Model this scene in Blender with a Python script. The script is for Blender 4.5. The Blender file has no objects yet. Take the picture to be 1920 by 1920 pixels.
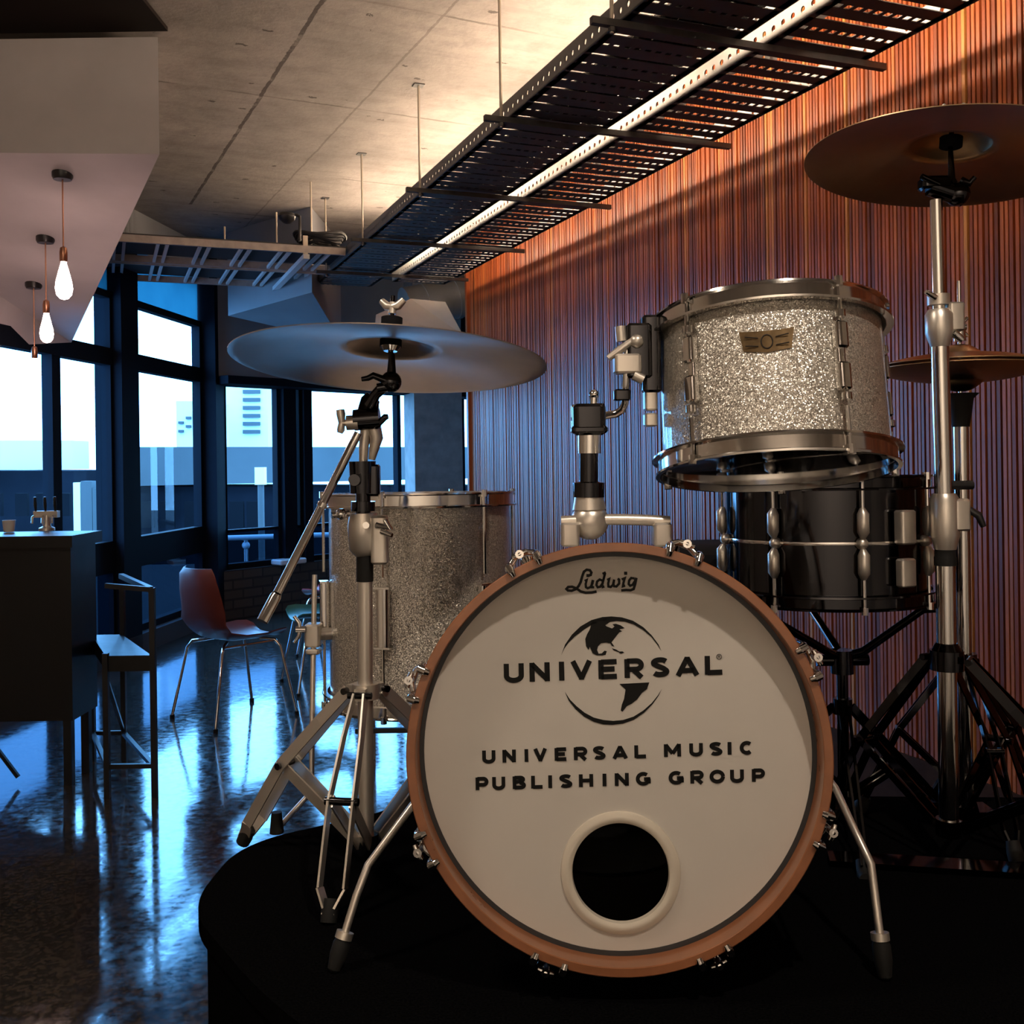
import bpy, math, random
from math import sin, cos, pi, radians as R_, sqrt, atan2
from mathutils import Vector, Matrix, Euler
from mathutils.geometry import tessellate_polygon

random.seed(7)
S = bpy.context.scene
COL = S.collection
V = Vector

# ------------------------------------------------------------------ camera, world, lights, exposure
F = 1920.0
HC = 1.37                                   # camera height above the floor
ROLL = R_(0.8)
RIGHT = V((cos(ROLL), 0, -sin(ROLL))); UP = V((sin(ROLL), 0, cos(ROLL))); FWD = V((0, 1, 0))
CAMP = V((0, 0, HC))
HY = 862.0


def ray(px, py):
    return RIGHT * ((px - 960) / F) + UP * ((HY - py) / F) + FWD


def at(px, py, D):
    """A point of the place, D metres in front of the camera, that the photograph shows at (px, py)."""
    return CAMP + ray(px, py) * D


cam_d = bpy.data.cameras.new('camera')
cam_d.sensor_width = 36; cam_d.sensor_height = 36; cam_d.sensor_fit = 'HORIZONTAL'
cam_d.lens = 36.0; cam_d.shift_y = -(960 - HY) / 1920; cam_d.clip_start = .02; cam_d.clip_end = 500
cam = bpy.data.objects.new('camera', cam_d); COL.objects.link(cam)
cam.matrix_world = Matrix(((RIGHT.x, UP.x, 0, CAMP.x), (RIGHT.y, UP.y, -1, CAMP.y), (RIGHT.z, UP.z, 0, CAMP.z), (0, 0, 0, 1)))
S.camera = cam

S.view_settings.view_transform = 'Standard'
S.view_settings.look = 'None'
S.view_settings.gamma = 1.0
S.view_settings.use_curve_mapping = False
S.view_settings.exposure = 0.0
S.cycles.use_denoising = True
S.cycles.max_bounces = 8
S.cycles.sample_clamp_indirect = 6.0
S.cycles.caustics_reflective = False
S.cycles.caustics_refractive = False

W = bpy.data.worlds.new('sky'); S.world = W; W.use_nodes = True
bg = W.node_tree.nodes['Background']
bg.inputs['Color'].default_value = (0.14, 0.46, 1.0, 1)      # overcast blue daylight
bg.inputs['Strength'].default_value = 14.0

TUBE_STRENGTH = 85.0
KEY_POWER = 80.0
FILL_POWER = 150.0
DOWN_POWER = 20.0


def spot(name, loc, target, power, color, size, angle, blend):
    l = bpy.data.lights.new(name, 'SPOT'); l.energy = power; l.color = color; l.shadow_soft_size = size
    l.spot_size = R_(angle); l.spot_blend = blend
    o = bpy.data.objects.new(name, l); COL.objects.link(o); o.location = loc
    o.rotation_euler = (V(target) - V(loc)).to_track_quat('-Z', 'Y').to_euler()
    return o


def area(name, loc, target, power, color, sx, sy, portal=False):
    l = bpy.data.lights.new(name, 'AREA'); l.shape = 'RECTANGLE'; l.size = sx; l.size_y = sy; l.energy = power; l.color = color
    o = bpy.data.objects.new(name, l); COL.objects.link(o); o.location = loc
    o.rotation_euler = (V(target) - V(loc)).to_track_quat('-Z', 'Z').to_euler()
    if portal: l.cycles.is_portal = True
    return o


# ceiling spot over the front of the kit, plus an added unseen wall wash for warm chrome reflections
spot('ceiling_spot', (0.60, 0.22, 3.12), (0.25, 1.5, 1.05), KEY_POWER, (1.0, 0.84, 0.68), .035, 62, .5)
area('back_wall_fill', (-0.2, -1.7, 3.10), (-0.3, -3.5, 1.3), FILL_POWER, (1.0, 0.84, 0.68), 2.4, .3)

area('ceiling_downlight', (-1.5, .9, 3.17), (-1.45, 1.9, 0), DOWN_POWER, (1.0, 0.83, 0.66), .35, .35)

# ------------------------------------------------------------------ materials


class NT:
    def __init__(s, name):
        s.m = bpy.data.materials.new(name); s.m.use_nodes = True
        s.t = s.m.node_tree; s.p = s.t.nodes['Principled BSDF']; s.out = s.t.nodes['Material Output']

    def n(s, typ, **kw):
        nd = s.t.nodes.new(typ)
        for k, v in kw.items():
            if k in nd.bl_rna.properties: setattr(nd, k, v)
            else: nd.inputs[k.replace('_', ' ')].default_value = v
        return nd

    def l(s, a, b): s.t.links.new(a, b)

    def math(s, op, a, b=None, c=None):
        nd = s.t.nodes.new('ShaderNodeMath'); nd.operation = op
        for i, v in enumerate((a, b, c)):
            if v is None: continue
            if isinstance(v, (int, float)): nd.inputs[i].default_value = v
            else: s.l(v, nd.inputs[i])
        return nd.outputs[0]

    def ramp(s, fac, stops):
        nd = s.t.nodes.new('ShaderNodeValToRGB'); s.l(fac, nd.inputs[0])
        el = nd.color_ramp.elements
        while len(el) < len(stops): el.new(.5)
        for e, (p, c) in zip(el, stops):
            e.position = p; e.color = (*c, 1) if len(c) == 3 else c
        return nd.outputs[0]

    def mix(s, fac, a, b):
        nd = s.t.nodes.new('ShaderNodeMix'); nd.data_type = 'RGBA'
        for i, v in ((0, fac), (6, a), (7, b)):
            if isinstance(v, (int, float)): nd.inputs[i].default_value = v
            elif isinstance(v, tuple): nd.inputs[i].default_value = (*v, 1)
            else: s.l(v, nd.inputs[i])
        return nd.outputs[2]

    def obj(s): return s.n('ShaderNodeTexCoord').outputs['Object']

    def noise(s, vec, scale, detail=4, rough=.55):
        nd = s.n('ShaderNodeTexNoise', Scale=scale, Detail=detail, Roughness=rough); s.l(vec, nd.inputs['Vector']); return nd.outputs['Fac']

    def bump(s, h, strength, dist=.01):
        nd = s.n('ShaderNodeBump', Strength=strength, Distance=dist); s.l(h, nd.inputs['Height']); s.l(nd.outputs[0], s.p.inputs['Normal'])


def plain(name, color, rough=.5, metal=0.0, spec=.5, noise=0.0, scale=30, coat=0.0):
    t = NT(name); p = t.p
    p.inputs['Base Color'].default_value = (*color, 1); p.inputs['Roughness'].default_value = rough
    p.inputs['Metallic'].default_value = metal; p.inputs['Specular IOR Level'].default_value = spec
    p.inputs['Coat Weight'].default_value = coat
    if noise:
        f = t.noise(t.obj(), scale)
        lo = tuple(c * (1 - noise) for c in color); hi = tuple(min(1, c * (1 + noise)) for c in color)
        t.l(t.ramp(f, [(.3, lo), (.7, hi)]), p.inputs['Base Color'])
        r = t.n('ShaderNodeMapRange'); r.inputs[3].default_value = max(0, rough - .08); r.inputs[4].default_value = rough + .08
        t.l(f, r.inputs[0]); t.l(r.outputs[0], p.inputs['Roughness'])
    return t.m


def emis(name, color, strength):
    t = NT(name); t.p.inputs['Base Color'].default_value = (*color, 1)
    t.p.inputs['Emission Color'].default_value = (*color, 1); t.p.inputs['Emission Strength'].default_value = strength
    return t.m


CEILOFF = (0.0, 0.0)                       # the ceiling's mesh is built in world coordinates


def make_concrete():
    t = NT('board marked concrete'); v = t.obj()
    rot = t.n('ShaderNodeMapping'); rot.inputs['Rotation'].default_value = (0, 0, R_(-25.67)); t.l(v, rot.inputs[0])
    sep = t.n('ShaderNodeSeparateXYZ'); t.l(rot.outputs[0], sep.inputs[0])
    a = t.noise(v, 1.1, 6, .65); b = t.noise(v, 8, 8, .68); c = t.noise(v, 40, 4, .6)
    mp = t.n('ShaderNodeMapping'); mp.inputs['Scale'].default_value = (1.6, 12, 1); t.l(rot.outputs[0], mp.inputs[0])
    st = t.noise(mp.outputs[0], 1, 5, .6)
    base = t.ramp(a, [(.3, (.24, .215, .20)), (.7, (.40, .355, .325))])
    base = t.mix(t.ramp(b, [(.45, (0, 0, 0)), (.75, (.6, .6, .6))]), base, (.16, .142, .132))
    base = t.mix(t.ramp(st, [(.5, (0, 0, 0)), (.75, (.35, .35, .35))]), base, (.13, .112, .10))
    wob = t.math('MULTIPLY', t.math('SUBTRACT', b, .5), .03)
    def line(coord, at_, width):
        d = t.math('ABSOLUTE', t.math('SUBTRACT', t.math('ADD', coord, wob), at_ - CEILOFF[0 if coord is sep.outputs[0] else 1]))
        return t.math('LESS_THAN', d, width)
    X, Y = sep.outputs[0], sep.outputs[1]
    ln = t.math('MULTIPLY', line(X, 1.118, .010), t.math('MULTIPLY', t.math('LESS_THAN', Y, 7.55 - CEILOFF[1]), t.ramp(b, [(.36, (.3, .3, .3)), (.5, (1, 1, 1))])))
    for cx, wd, am in ((1.61, .006, .45), (-.11, .006, .4), (2.83, .006, .4)): ln = t.math('MAXIMUM', ln, t.math('MULTIPLY', line(X, cx, wd), am))
    for cy in (3.95, 5.18, 6.5, 7.7): ln = t.math('MAXIMUM', ln, t.math('MULTIPLY', line(Y, cy, .008), t.ramp(t.noise(v, 2.1, 2), [(.4, (.1, .1, .1)), (.55, (.65, .65, .65))])))
    base = t.mix(t.math('MULTIPLY', ln, .85), base, (.045, .034, .028))
    mp2 = t.n('ShaderNodeMapping'); mp2.inputs['Scale'].default_value = (.75, 1.5, 1); t.l(rot.outputs[0], mp2.inputs[0])
    vo = t.n('ShaderNodeTexVoronoi', Scale=4.6); t.l(mp2.outputs[0], vo.inputs['Vector'])
    hole = t.math('LESS_THAN', t.math('ADD', vo.outputs['Distance'], t.math('MULTIPLY', t.math('SUBTRACT', c, .5), .35)), .075)
    base = t.mix(t.math('MULTIPLY', hole, .8), base, (.05, .04, .033))
    t.l(base, t.p.inputs['Base Color']); t.p.inputs['Roughness'].default_value = .85
    h = t.math('SUBTRACT', t.math('ADD', t.math('MULTIPLY', b, .6), t.math('MULTIPLY', c, .3)), t.math('MULTIPLY', hole, .8))
    t.bump(h, .3, .02)
    return t.m


def make_floor():
    t = NT('polished terrazzo'); v = t.obj()
    a = t.noise(v, .9, 5, .6); b = t.noise(v, 26, 8, .7)
    vo = t.n('ShaderNodeTexVoronoi', Scale=95); t.l(v, vo.inputs['Vector'])
    vs = t.n('ShaderNodeSeparateXYZ'); t.l(vo.outputs['Color'], vs.inputs[0])
    chip = t.math('GREATER_THAN', vs.outputs[0], .62)
    base = t.ramp(a, [(.35, (.016, .014, .013)), (.65, (.036, .031, .027))])
    base = t.mix(t.math('MULTIPLY', chip, .7), base, (.085, .068, .052))
    dark = t.math('GREATER_THAN', b, .60)
    base = t.mix(t.math('MULTIPLY', dark, .8), base, (.004, .004, .004))
    t.l(base, t.p.inputs['Base Color'])
    r = t.ramp(b, [(.35, (.05, .05, .05)), (.68, (.17, .17, .17))]); t.l(r, t.p.inputs['Roughness'])
    t.p.inputs['IOR'].default_value = 1.85
    t.bump(t.noise(v, 5, 3), .05, .02)
    return t.m


def make_slat_wood(pitch):
    t = NT('slatted hardwood'); v = t.obj()
    s = t.n('ShaderNodeSeparateXYZ'); t.l(v, s.inputs[0])
    idx = t.math('FLOOR', t.math('DIVIDE', s.outputs[0], pitch))
    wn = t.n('ShaderNodeTexWhiteNoise'); wn.noise_dimensions = '1D'; t.l(idx, wn.inputs['W'])
    col = t.ramp(wn.outputs['Value'], [(0, (.15, .032, .010)), (.35, (.27, .056, .014)), (.7, (.39, .086, .020)), (.94, (.48, .13, .032)), (1, (.62, .27, .07))])
    mp = t.n('ShaderNodeMapping'); mp.inputs['Scale'].default_value = (60, 60, 2.2); t.l(v, mp.inputs[0])
    g = t.noise(mp.outputs[0], 1, 5)
    col = t.mix(t.ramp(g, [(.4, (0, 0, 0)), (.75, (.25, .25, .25))]), col, (.12, .04, .02))
    t.l(col, t.p.inputs['Base Color']); t.p.inputs['Roughness'].default_value = .42
    t.p.inputs['Specular IOR Level'].default_value = .2; t.p.inputs['Coat Weight'].default_value = .30; t.p.inputs['Coat Roughness'].default_value = .32; t.p.inputs['Coat IOR'].default_value = 1.7
    return t.m


def make_glitter():
    t = NT('silver sparkle wrap'); v = t.obj()
    vo = t.n('ShaderNodeTexVoronoi', Scale=760); t.l(v, vo.inputs['Vector'])
    sub = t.n('ShaderNodeVectorMath'); sub.operation = 'SUBTRACT'; t.l(vo.outputs['Color'], sub.inputs[0]); sub.inputs[1].default_value = (.5, .5, .5)
    sc = t.n('ShaderNodeVectorMath'); sc.operation = 'SCALE'; t.l(sub.outputs[0], sc.inputs[0]); sc.inputs['Scale'].default_value = .72
    g = t.n('ShaderNodeNewGeometry')
    ad = t.n('ShaderNodeVectorMath'); ad.operation = 'ADD'; t.l(g.outputs['Normal'], ad.inputs[0]); t.l(sc.outputs[0], ad.inputs[1])
    no = t.n('ShaderNodeVectorMath'); no.operation = 'NORMALIZE'; t.l(ad.outputs[0], no.inputs[0])
    t.l(no.outputs[0], t.p.inputs['Normal'])
    s = t.n('ShaderNodeSeparateXYZ'); t.l(vo.outputs['Color'], s.inputs[0])
    t.l(t.ramp(s.outputs[2], [(0, (.34, .315, .28)), (.6, (.58, .54, .475)), (1, (.9, .84, .75))]), t.p.inputs['Base Color'])
    t.p.inputs['Metallic'].default_value = .6; t.p.inputs['Roughness'].default_value = .33
    t.p.inputs['Coat Weight'].default_value = .9; t.p.inputs['Coat Roughness'].default_value = .06; t.p.inputs['Coat IOR'].default_value = 1.55
    return t.m


def make_bronze(name, col):
    t = NT(name); v = t.obj()
    sp = t.n('ShaderNodeSeparateXYZ'); t.l(v, sp.inputs[0])
    r = t.math('SQRT', t.math('ADD', t.math('MULTIPLY', sp.outputs[0], sp.outputs[0]), t.math('MULTIPLY', sp.outputs[1], sp.outputs[1])))
    cb = t.n('ShaderNodeCombineXYZ'); t.l(r, cb.inputs[0])
    g = t.noise(cb.outputs[0], 420, 3); pat = t.noise(v, 7, 4)
    t.l(t.ramp(pat, [(.3, tuple(c * .75 for c in col)), (.7, col)]), t.p.inputs['Base Color'])
    t.p.inputs['Metallic'].default_value = 1; t.p.inputs['Roughness'].default_value = .30
    tg = t.n('ShaderNodeTangent'); tg.direction_type = 'RADIAL'; tg.axis = 'Z'; t.l(tg.outputs[0], t.p.inputs['Tangent']); t.p.inputs['Anisotropic'].default_value = .8
    t.bump(g, .12, .001)
    return t.m


def make_perforated():
    """Galvanised side rail of a cable tray, punched with a row of round holes."""
    t = NT('punched galvanised steel'); v = t.obj()
    s = t.n('ShaderNodeSeparateXYZ'); t.l(v, s.inputs[0])
    f = t.math('MULTIPLY', t.math('SUBTRACT', t.math('FRACT', t.math('DIVIDE', s.outputs[1], .05)), .5), .05)
    z = t.math('SUBTRACT', s.outputs[2], .032)
    d = t.math('SQRT', t.math('ADD', t.math('MULTIPLY', f, f), t.math('MULTIPLY', z, z)))
    hole = t.math('LESS_THAN', d, .010)
    tr = t.n('ShaderNodeBsdfTransparent'); mx = t.n('ShaderNodeMixShader')
    t.l(hole, mx.inputs[0]); t.l(t.p.outputs[0], mx.inputs[1]); t.l(tr.outputs[0], mx.inputs[2]); t.l(mx.outputs[0], t.out.inputs[0])
    t.p.inputs['Base Color'].default_value = (.22, .215, .21, 1); t.p.inputs['Metallic'].default_value = .7; t.p.inputs['Roughness'].default_value = .5
    return t.m


def make_glass(name, tint):
    t = NT(name)
    tr = t.n('ShaderNodeBsdfTransparent'); gl = t.n('ShaderNodeBsdfGlossy'); gl.inputs['Roughness'].default_value = .0
    tr.inputs[0].default_value = (*tint, 1)
    fr = t.n('ShaderNodeFresnel'); fr.inputs[0].default_value = 1.3
    mx = t.n('ShaderNodeMixShader'); t.l(fr.outputs[0], mx.inputs[0]); t.l(tr.outputs[0], mx.inputs[1]); t.l(gl.outputs[0], mx.inputs[2])
    t.l(mx.outputs[0], t.out.inputs[0])
    return t.m


def make_frosted():
    t = NT('frosted blue glass'); v = t.obj()
    tr = t.n('ShaderNodeBsdfTranslucent'); t.l(t.ramp(t.noise(v, 1.5, 3), [(.3, (.010, .055, .075)), (.7, (.016, .075, .095))]), tr.inputs[0])
    gl = t.n('ShaderNodeBsdfGlossy'); gl.inputs['Roughness'].default_value = .25
    mx = t.n('ShaderNodeMixShader'); mx.inputs[0].default_value = .04; t.l(tr.outputs[0], mx.inputs[1]); t.l(gl.outputs[0], mx.inputs[2]); t.l(mx.outputs[0], t.out.inputs[0])
    return t.m


def make_brick():
    t = NT('dark brick'); v = t.obj()
    sx_ = t.n('ShaderNodeSeparateXYZ'); t.l(v, sx_.inputs[0]); cx_ = t.n('ShaderNodeCombineXYZ'); t.l(sx_.outputs[0], cx_.inputs[0]); t.l(sx_.outputs[2], cx_.inputs[1])
    br = t.n('ShaderNodeTexBrick', Scale=1.0); t.l(cx_.outputs[0], br.inputs[0])
    br.inputs['Color1'].default_value = (.05, .045, .04, 1); br.inputs['Color2'].default_value = (.08, .07, .06, 1); br.inputs['Mortar'].default_value = (.025, .025, .025, 1)
    br.inputs['Brick Width'].default_value = .24; br.inputs['Row Height'].default_value = .086; br.inputs['Mortar Size'].default_value = .01
    t.l(br.outputs[0], t.p.inputs['Base Color']); t.p.inputs['Roughness'].default_value = .8
    return t.m


def make_carpet():
    t = NT('black carpet'); v = t.obj()
    f = t.noise(v, 300, 2)
    t.l(t.ramp(f, [(.3, (.0015, .0015, .0016)), (.7, (.005, .005, .0055))]), t.p.inputs['Base Color'])
    t.p.inputs['Roughness'].default_value = 1; t.p.inputs['Specular IOR Level'].default_value = .0
    return t.m


PITCH = .0205
M = dict(
    concrete=make_concrete(), floor=make_floor(), slat=make_slat_wood(PITCH), glitter=make_glitter(), glass=make_glass('window glass', (.94, .97, .98)), tinted=make_glass('tinted window glass', (.10, .14, .19)), frosted=make_frosted(), brick=make_brick(),
    bronze=make_bronze('lathed bronze', (.50, .335, .185)), grey_bronze=make_bronze('pale lathed bronze', (.60, .52, .46)),
    punched=make_perforated(), carpet=make_carpet(),
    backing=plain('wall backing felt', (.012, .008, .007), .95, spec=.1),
    plaster=plain('painted plaster', (.56, .52, .53), .75, noise=.06, scale=4),
    white_wall=plain('warm white wall', (.55, .50, .44), .8, noise=.05, scale=3),
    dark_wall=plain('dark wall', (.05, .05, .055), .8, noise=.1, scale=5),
    fascia=plain('grey fascia board', (.26, .265, .28), .6, noise=.12, scale=2),
    beige=plain('beige duct board', (.55, .47, .36), .7, noise=.08, scale=6),
    duct=plain('galvanised duct', (.45, .43, .40), .45, metal=.5, noise=.1, scale=5),
    navy=plain('dark window steel', (.007, .009, .014), .75, noise=.1, scale=12, spec=.06),
    column=plain('raw concrete column', (.24, .20, .18), .8, noise=.2, scale=9),
    chrome=plain('chrome', (.80, .78, .75), .10, metal=1),
    satin=plain('satin chrome', (.76, .71, .64), .36, metal=.85),
    dark_chrome=plain('black nickel', (.055, .055, .06), .08, metal=1),
    black_metal=plain('black powder coat', (.012, .012, .014), .35, noise=.1, scale=60),
    black_gloss=plain('gloss black lacquer', (.006, .006, .007), .08, coat=.5),
    rubber=plain('black rubber', (.010, .010, .010), .7, spec=.3),
    felt=plain('black felt', (.012, .012, .014), .95, spec=.1),
    head=plain('coated drum head', (.62, .585, .53), .55, noise=.03, scale=6),
    cream_ring=plain('cream plastic ring', (.66, .60, .50), .3),
    black_head=plain('black drum film', (.004, .004, .005), .06, spec=.7),
    ink=plain('black ink', (.004, .004, .004), .5, spec=.2),
    hoop_wood=plain('stained maple hoop', (.30, .115, .050), .3, noise=.18, scale=18, coat=.3),
    dark_wood=plain('dark shell interior', (.02, .014, .010), .7),
    badge=plain('aged brass badge', (.16, .105, .05), .42, metal=.7, noise=.25, scale=90),
    tray=plain('dark galvanised tray', (.09, .088, .088), .5, metal=.6, noise=.2, scale=25),
    tray_light=plain('zinc tray rail', (.38, .34, .32), .45, metal=.4, noise=.15, scale=20),
    rod=plain('zinc threaded rod', (.50, .44, .36), .45, metal=.6),
    cable=plain('black cable sheath', (.010, .010, .012), .55),
    tube=emis('fluorescent tube', (1.0, .76, .54), TUBE_STRENGTH),
    bulb=emis('lit filament bulb', (1.0, .66, .58), 48.0),
    white_metal=plain('white enamel', (.75, .75, .76), .4),
    copper=plain('copper lamp holder', (.42, .20, .13), .3, metal=.9),
    bar_wood=plain('black stained counter', (.003, .003, .0045), .40, noise=.2, scale=8),
    bar_steel=plain('black steel', (.010, .010, .012), .4),
    orange=plain('brick red plastic shell', (.16, .036, .026), .4),
    green=plain('dark green plastic shell', (.03, .10, .055), .4),
    red=plain('red plastic shell', (.35, .03, .03), .4),
    plinth=plain('dark brown plinth', (.05, .022, .012), .8, noise=.3, scale=14, spec=.08),
    asphalt=plain('asphalt', (.09, .09, .095), .9, noise=.2, scale=3),
    parapet=plain('grey precast concrete', (.055, .058, .058), .85, noise=.15, scale=.6),
    terrace=plain('dark terrace paving', (.008, .009, .011), .9, noise=.2, scale=3, spec=.05),
    dark_build=plain('dark street facade', (.006, .007, .010), .9, noise=.4, scale=.8, spec=.03),  # near-black facade colour with random mottling
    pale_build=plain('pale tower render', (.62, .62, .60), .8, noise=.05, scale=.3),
    stripe=plain('tower balcony recess', (.055, .06, .06), .8),
    recess=plain('dark window recess', (.003, .0035, .005), .8, spec=.05),
    eave=plain('painted eave soffit', (.62, .63, .64), .7, noise=.15, scale=1),
    amber=plain('amber bottle glass', (.05, .02, .008), .08, coat=.6),
)

# ------------------------------------------------------------------ mesh helpers
WM = {}


class MB:
    def __init__(s): s.v = []; s.f = []

    def face(s, pts):
        i = len(s.v); s.v += [V(p) for p in pts]; s.f.append(tuple(range(i, i + len(pts)))); return s

    def grid(s, rows, closed=False, flip=False):
        n = len(rows[0]); i = len(s.v)
        for r in rows: s.v += [V(p) for p in r]
        for a in range(len(rows) - 1):
            for b in range(n if closed else n - 1):
                c = (b + 1) % n
                q = (i + a * n + b, i + a * n + c, i + (a + 1) * n + c, i + (a + 1) * n + b)
                s.f.append(q[::-1] if flip else q)
        return s

    def box(s, c, size, Mx=None):
        c = V(c); h = V(size) / 2; i = len(s.v)
        for x in (-1, 1):
            for y in (-1, 1):
                for z in (-1, 1):
                    p = V((x * h.x, y * h.y, z * h.z))
                    s.v.append(c + (Mx @ p if Mx else p))
        for q in ((0, 1, 3, 2), (4, 6, 7, 5), (0, 4, 5, 1), (2, 3, 7, 6), (0, 2, 6, 4), (1, 5, 7, 3)): s.f.append(tuple(i + k for k in q))
        return s

    def rbox(s, c, size, r, Mx=None, seg=4):
        """box with rounded vertical (local z) edges and small chamfers top and bottom"""
        hx, hy, hz = size[0] / 2, size[1] / 2, size[2] / 2; r = min(r, hx * .98, hy * .98); ch = min(r * .5, hz * .6)
        def ring(inset, z):
            out = []
            for (sx, sy, a0) in ((1, 1, 0), (-1, 1, 90), (-1, -1, 180), (1, -1, 270)):
                for k in range(seg + 1):
                    a = R_(a0 + 90 * k / seg)
                    p = V((sx * (hx - r) + (r - inset) * cos(a), sy * (hy - r) + (r - inset) * sin(a), z))
                    out.append(V(c) + (Mx @ p if Mx else p))
            return out
        rows = [ring(ch, -hz), ring(0, -hz + ch), ring(0, hz - ch), ring(ch, hz)]
        s.grid(rows, True); s.face(rows[0][::-1]); s.face(rows[-1]); return s

    def bar(s, a, b, w, h, up=(0, 0, 1)):
        a, b = V(a), V(b); z = (b - a); L = z.length; z.normalize()
        x = V(up).cross(z)
        if x.length < 1e-4: x = V((1, 0, 0)).cross(z)
        x.normalize(); y = z.cross(x)
        return s.box((a + b) / 2, (w, h, L), Matrix((x, y, z)).transposed())

    def tube(s, pts, r, seg=12, cap=True):
        pts = [V(p) for p in pts]; n = len(pts)
        rr = r if isinstance(r, (list, tuple)) else [r] * n
        rows = []; prev = None
        for i, p in enumerate(pts):
            if i == 0: d = pts[1] - p
            elif i == n - 1: d = p - pts[i - 1]
            else:
                d0 = (p - pts[i - 1]); d1 = (pts[i + 1] - p)
                d = (d0.normalized() if d0.length > 1e-9 else d1.normalized()) + (d1.normalized() if d1.length > 1e-9 else d0.normalized())
            d.normalize()
            if prev is None:
                u = d.orthogonal().normalized()
            else:
                u = prev - d * prev.dot(d); u.normalize()
            prev = u; w = d.cross(u)
            rows.append([p + (u * cos(2 * pi * k / seg) + w * sin(2 * pi * k / seg)) * rr[i] for k in range(seg)])
        s.grid(rows, True)
        if cap: s.face(rows[0][::-1]); s.face(rows[-1])
        return s

    def lathe(s, prof, Mx=None, seg=48, close=False, caps=False):
        Mx = Mx or Matrix.Identity(4)
        rows = [[Mx @ V((r * cos(2 * pi * k / seg), r * sin(2 * pi * k / seg), z)) for k in range(seg)] for r, z in prof]
        if close: rows.append(rows[0])
        s.grid(rows, True)
        if caps: s.face(rows[0][::-1]); s.face(rows[-1])
        return s

    def cyl(s, a, b, r, seg=16, r2=None): return s.tube([a, b], [r, r if r2 is None else r2], seg)

    def ball(s, c, r, seg=16, ring=10, sc=(1, 1, 1)):
        rows = []
        for j in range(1, ring):
            t = pi * j / ring
            rows.append([V(c) + V((r * sin(t) * cos(2 * pi * k / seg) * sc[0], r * sin(t) * sin(2 * pi * k / seg) * sc[1], -r * cos(t) * sc[2])) for k in range(seg)])
        s.grid(rows, True); s.face(rows[0][::-1]); s.face(rows[-1]); return s

    def prism(s, poly, z0, z1, Mx=None):
        Mx = Mx or Matrix.Identity(4)
        lo = [Mx @ V((x, y, z0)) for x, y in poly]; hi = [Mx @ V((x, y, z1)) for x, y in poly]
        s.face(lo[::-1]); s.face(hi); s.grid([lo + lo[:1], hi + hi[:1]]); return s

    def wing(s, c, axis, span, r=.004, droop=.3):
        """wing nut: a hub with two lobes"""
        c = V(c); ax = V(axis).normalized(); u = V(span); L = u.length; u.normalize()
        s.cyl(c - ax * .008, c + ax * .012, .007, 12)
        for k in (-1, 1):
            s.tube([c + ax * .004, c + u * k * L * .5 + ax * .006, c + u * k * L + ax * .016], [r * 1.1, r * 1.2, r * .9], 10)
        return s

    def build(s, name, mat, parent=None, world=True, smooth=40, **props):
        me = bpy.data.meshes.new(name)
        if parent is not None and world:
            inv = chain_matrix(parent).inverted(); vs = [inv @ p for p in s.v]
        else: vs = s.v
        me.from_pydata([tuple(p) for p in vs], [], s.f)
        me.validate(); me.update()
        if smooth:
            me.polygons.foreach_set('use_smooth', [True] * len(me.polygons)); me.set_sharp_from_angle(angle=R_(smooth))
        o = bpy.data.objects.new(name, me); COL.objects.link(o)
        if mat is not None: me.materials.append(M[mat] if isinstance(mat, str) else mat)
        if parent is not None: o.parent = parent
        WM[o.name] = Matrix.Identity(4)
        for k, v in props.items(): o[k] = v
        return o


def chain_matrix(o):
    m = WM[o.name].copy()
    while o.parent is not None:
        o = o.parent; m = WM[o.name] @ m
    return m


def thing(name, label, cat, loc=(0, 0, 0), rot=(0, 0, 0), group=None):
    o = bpy.data.objects.new(name, None); COL.objects.link(o); o.empty_display_size = .1
    o.location = loc; o.rotation_euler = rot
    WM[o.name] = Matrix.Translation(V(loc)) @ Euler(rot).to_matrix().to_4x4()
    o['label'] = label; o['category'] = cat
    if group: o['group'] = group
    return o


def tag(o, label, cat, group=None):
    o['label'] = label; o['category'] = cat
    if group: o['group'] = group
    return o


def struct(o): o['kind'] = 'structure'; return o


# ------------------------------------------------------------------ the room
CEIL = HC + 1.85


def wallA_y(px):  # window wall on the left, receding
    k = (px - 960) / F; return 3.529 / (.097 - k)


def A(px, z): y = wallA_y(px); return V((-3.529 + .097 * y, y, z))


def B(px, z):
    k = (px - 960) / F; x = 12.15 * k / (1 - 1.2 * k); return V((x, 12.15 + 1.2 * x, z))


def slat_x(y): return 2.92 - .398 * y


_b0, _b1, _a0, _a1 = B(915, 0), B(392, 0), A(392, 0), A(-80, 0)
fl = struct(MB().prism([(-4.0, -3.5), (4.6, -3.5), (2.55, 1.0), (-.25, 8.15), (_b0.x + .1, _b0.y + .1), (_b1.x - .06, _b1.y + .08), (_a0.x - .1, _a0.y), (_a1.x - .1, _a1.y)], -.2, 0).build('floor', 'floor', smooth=0))
ce = struct(MB().prism([(-4.1, -3.5), (4.7, -3.5), (2.7, 1.0), (-.1, 8.15), (_b0.x + .3, _b0.y + .3), (_b1.x - .15, _b1.y + .2), (_a0.x - .2, _a0.y), (_a1.x - .2, _a1.y)], CEIL, CEIL + .2).build('ceiling', 'concrete', smooth=0))

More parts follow.
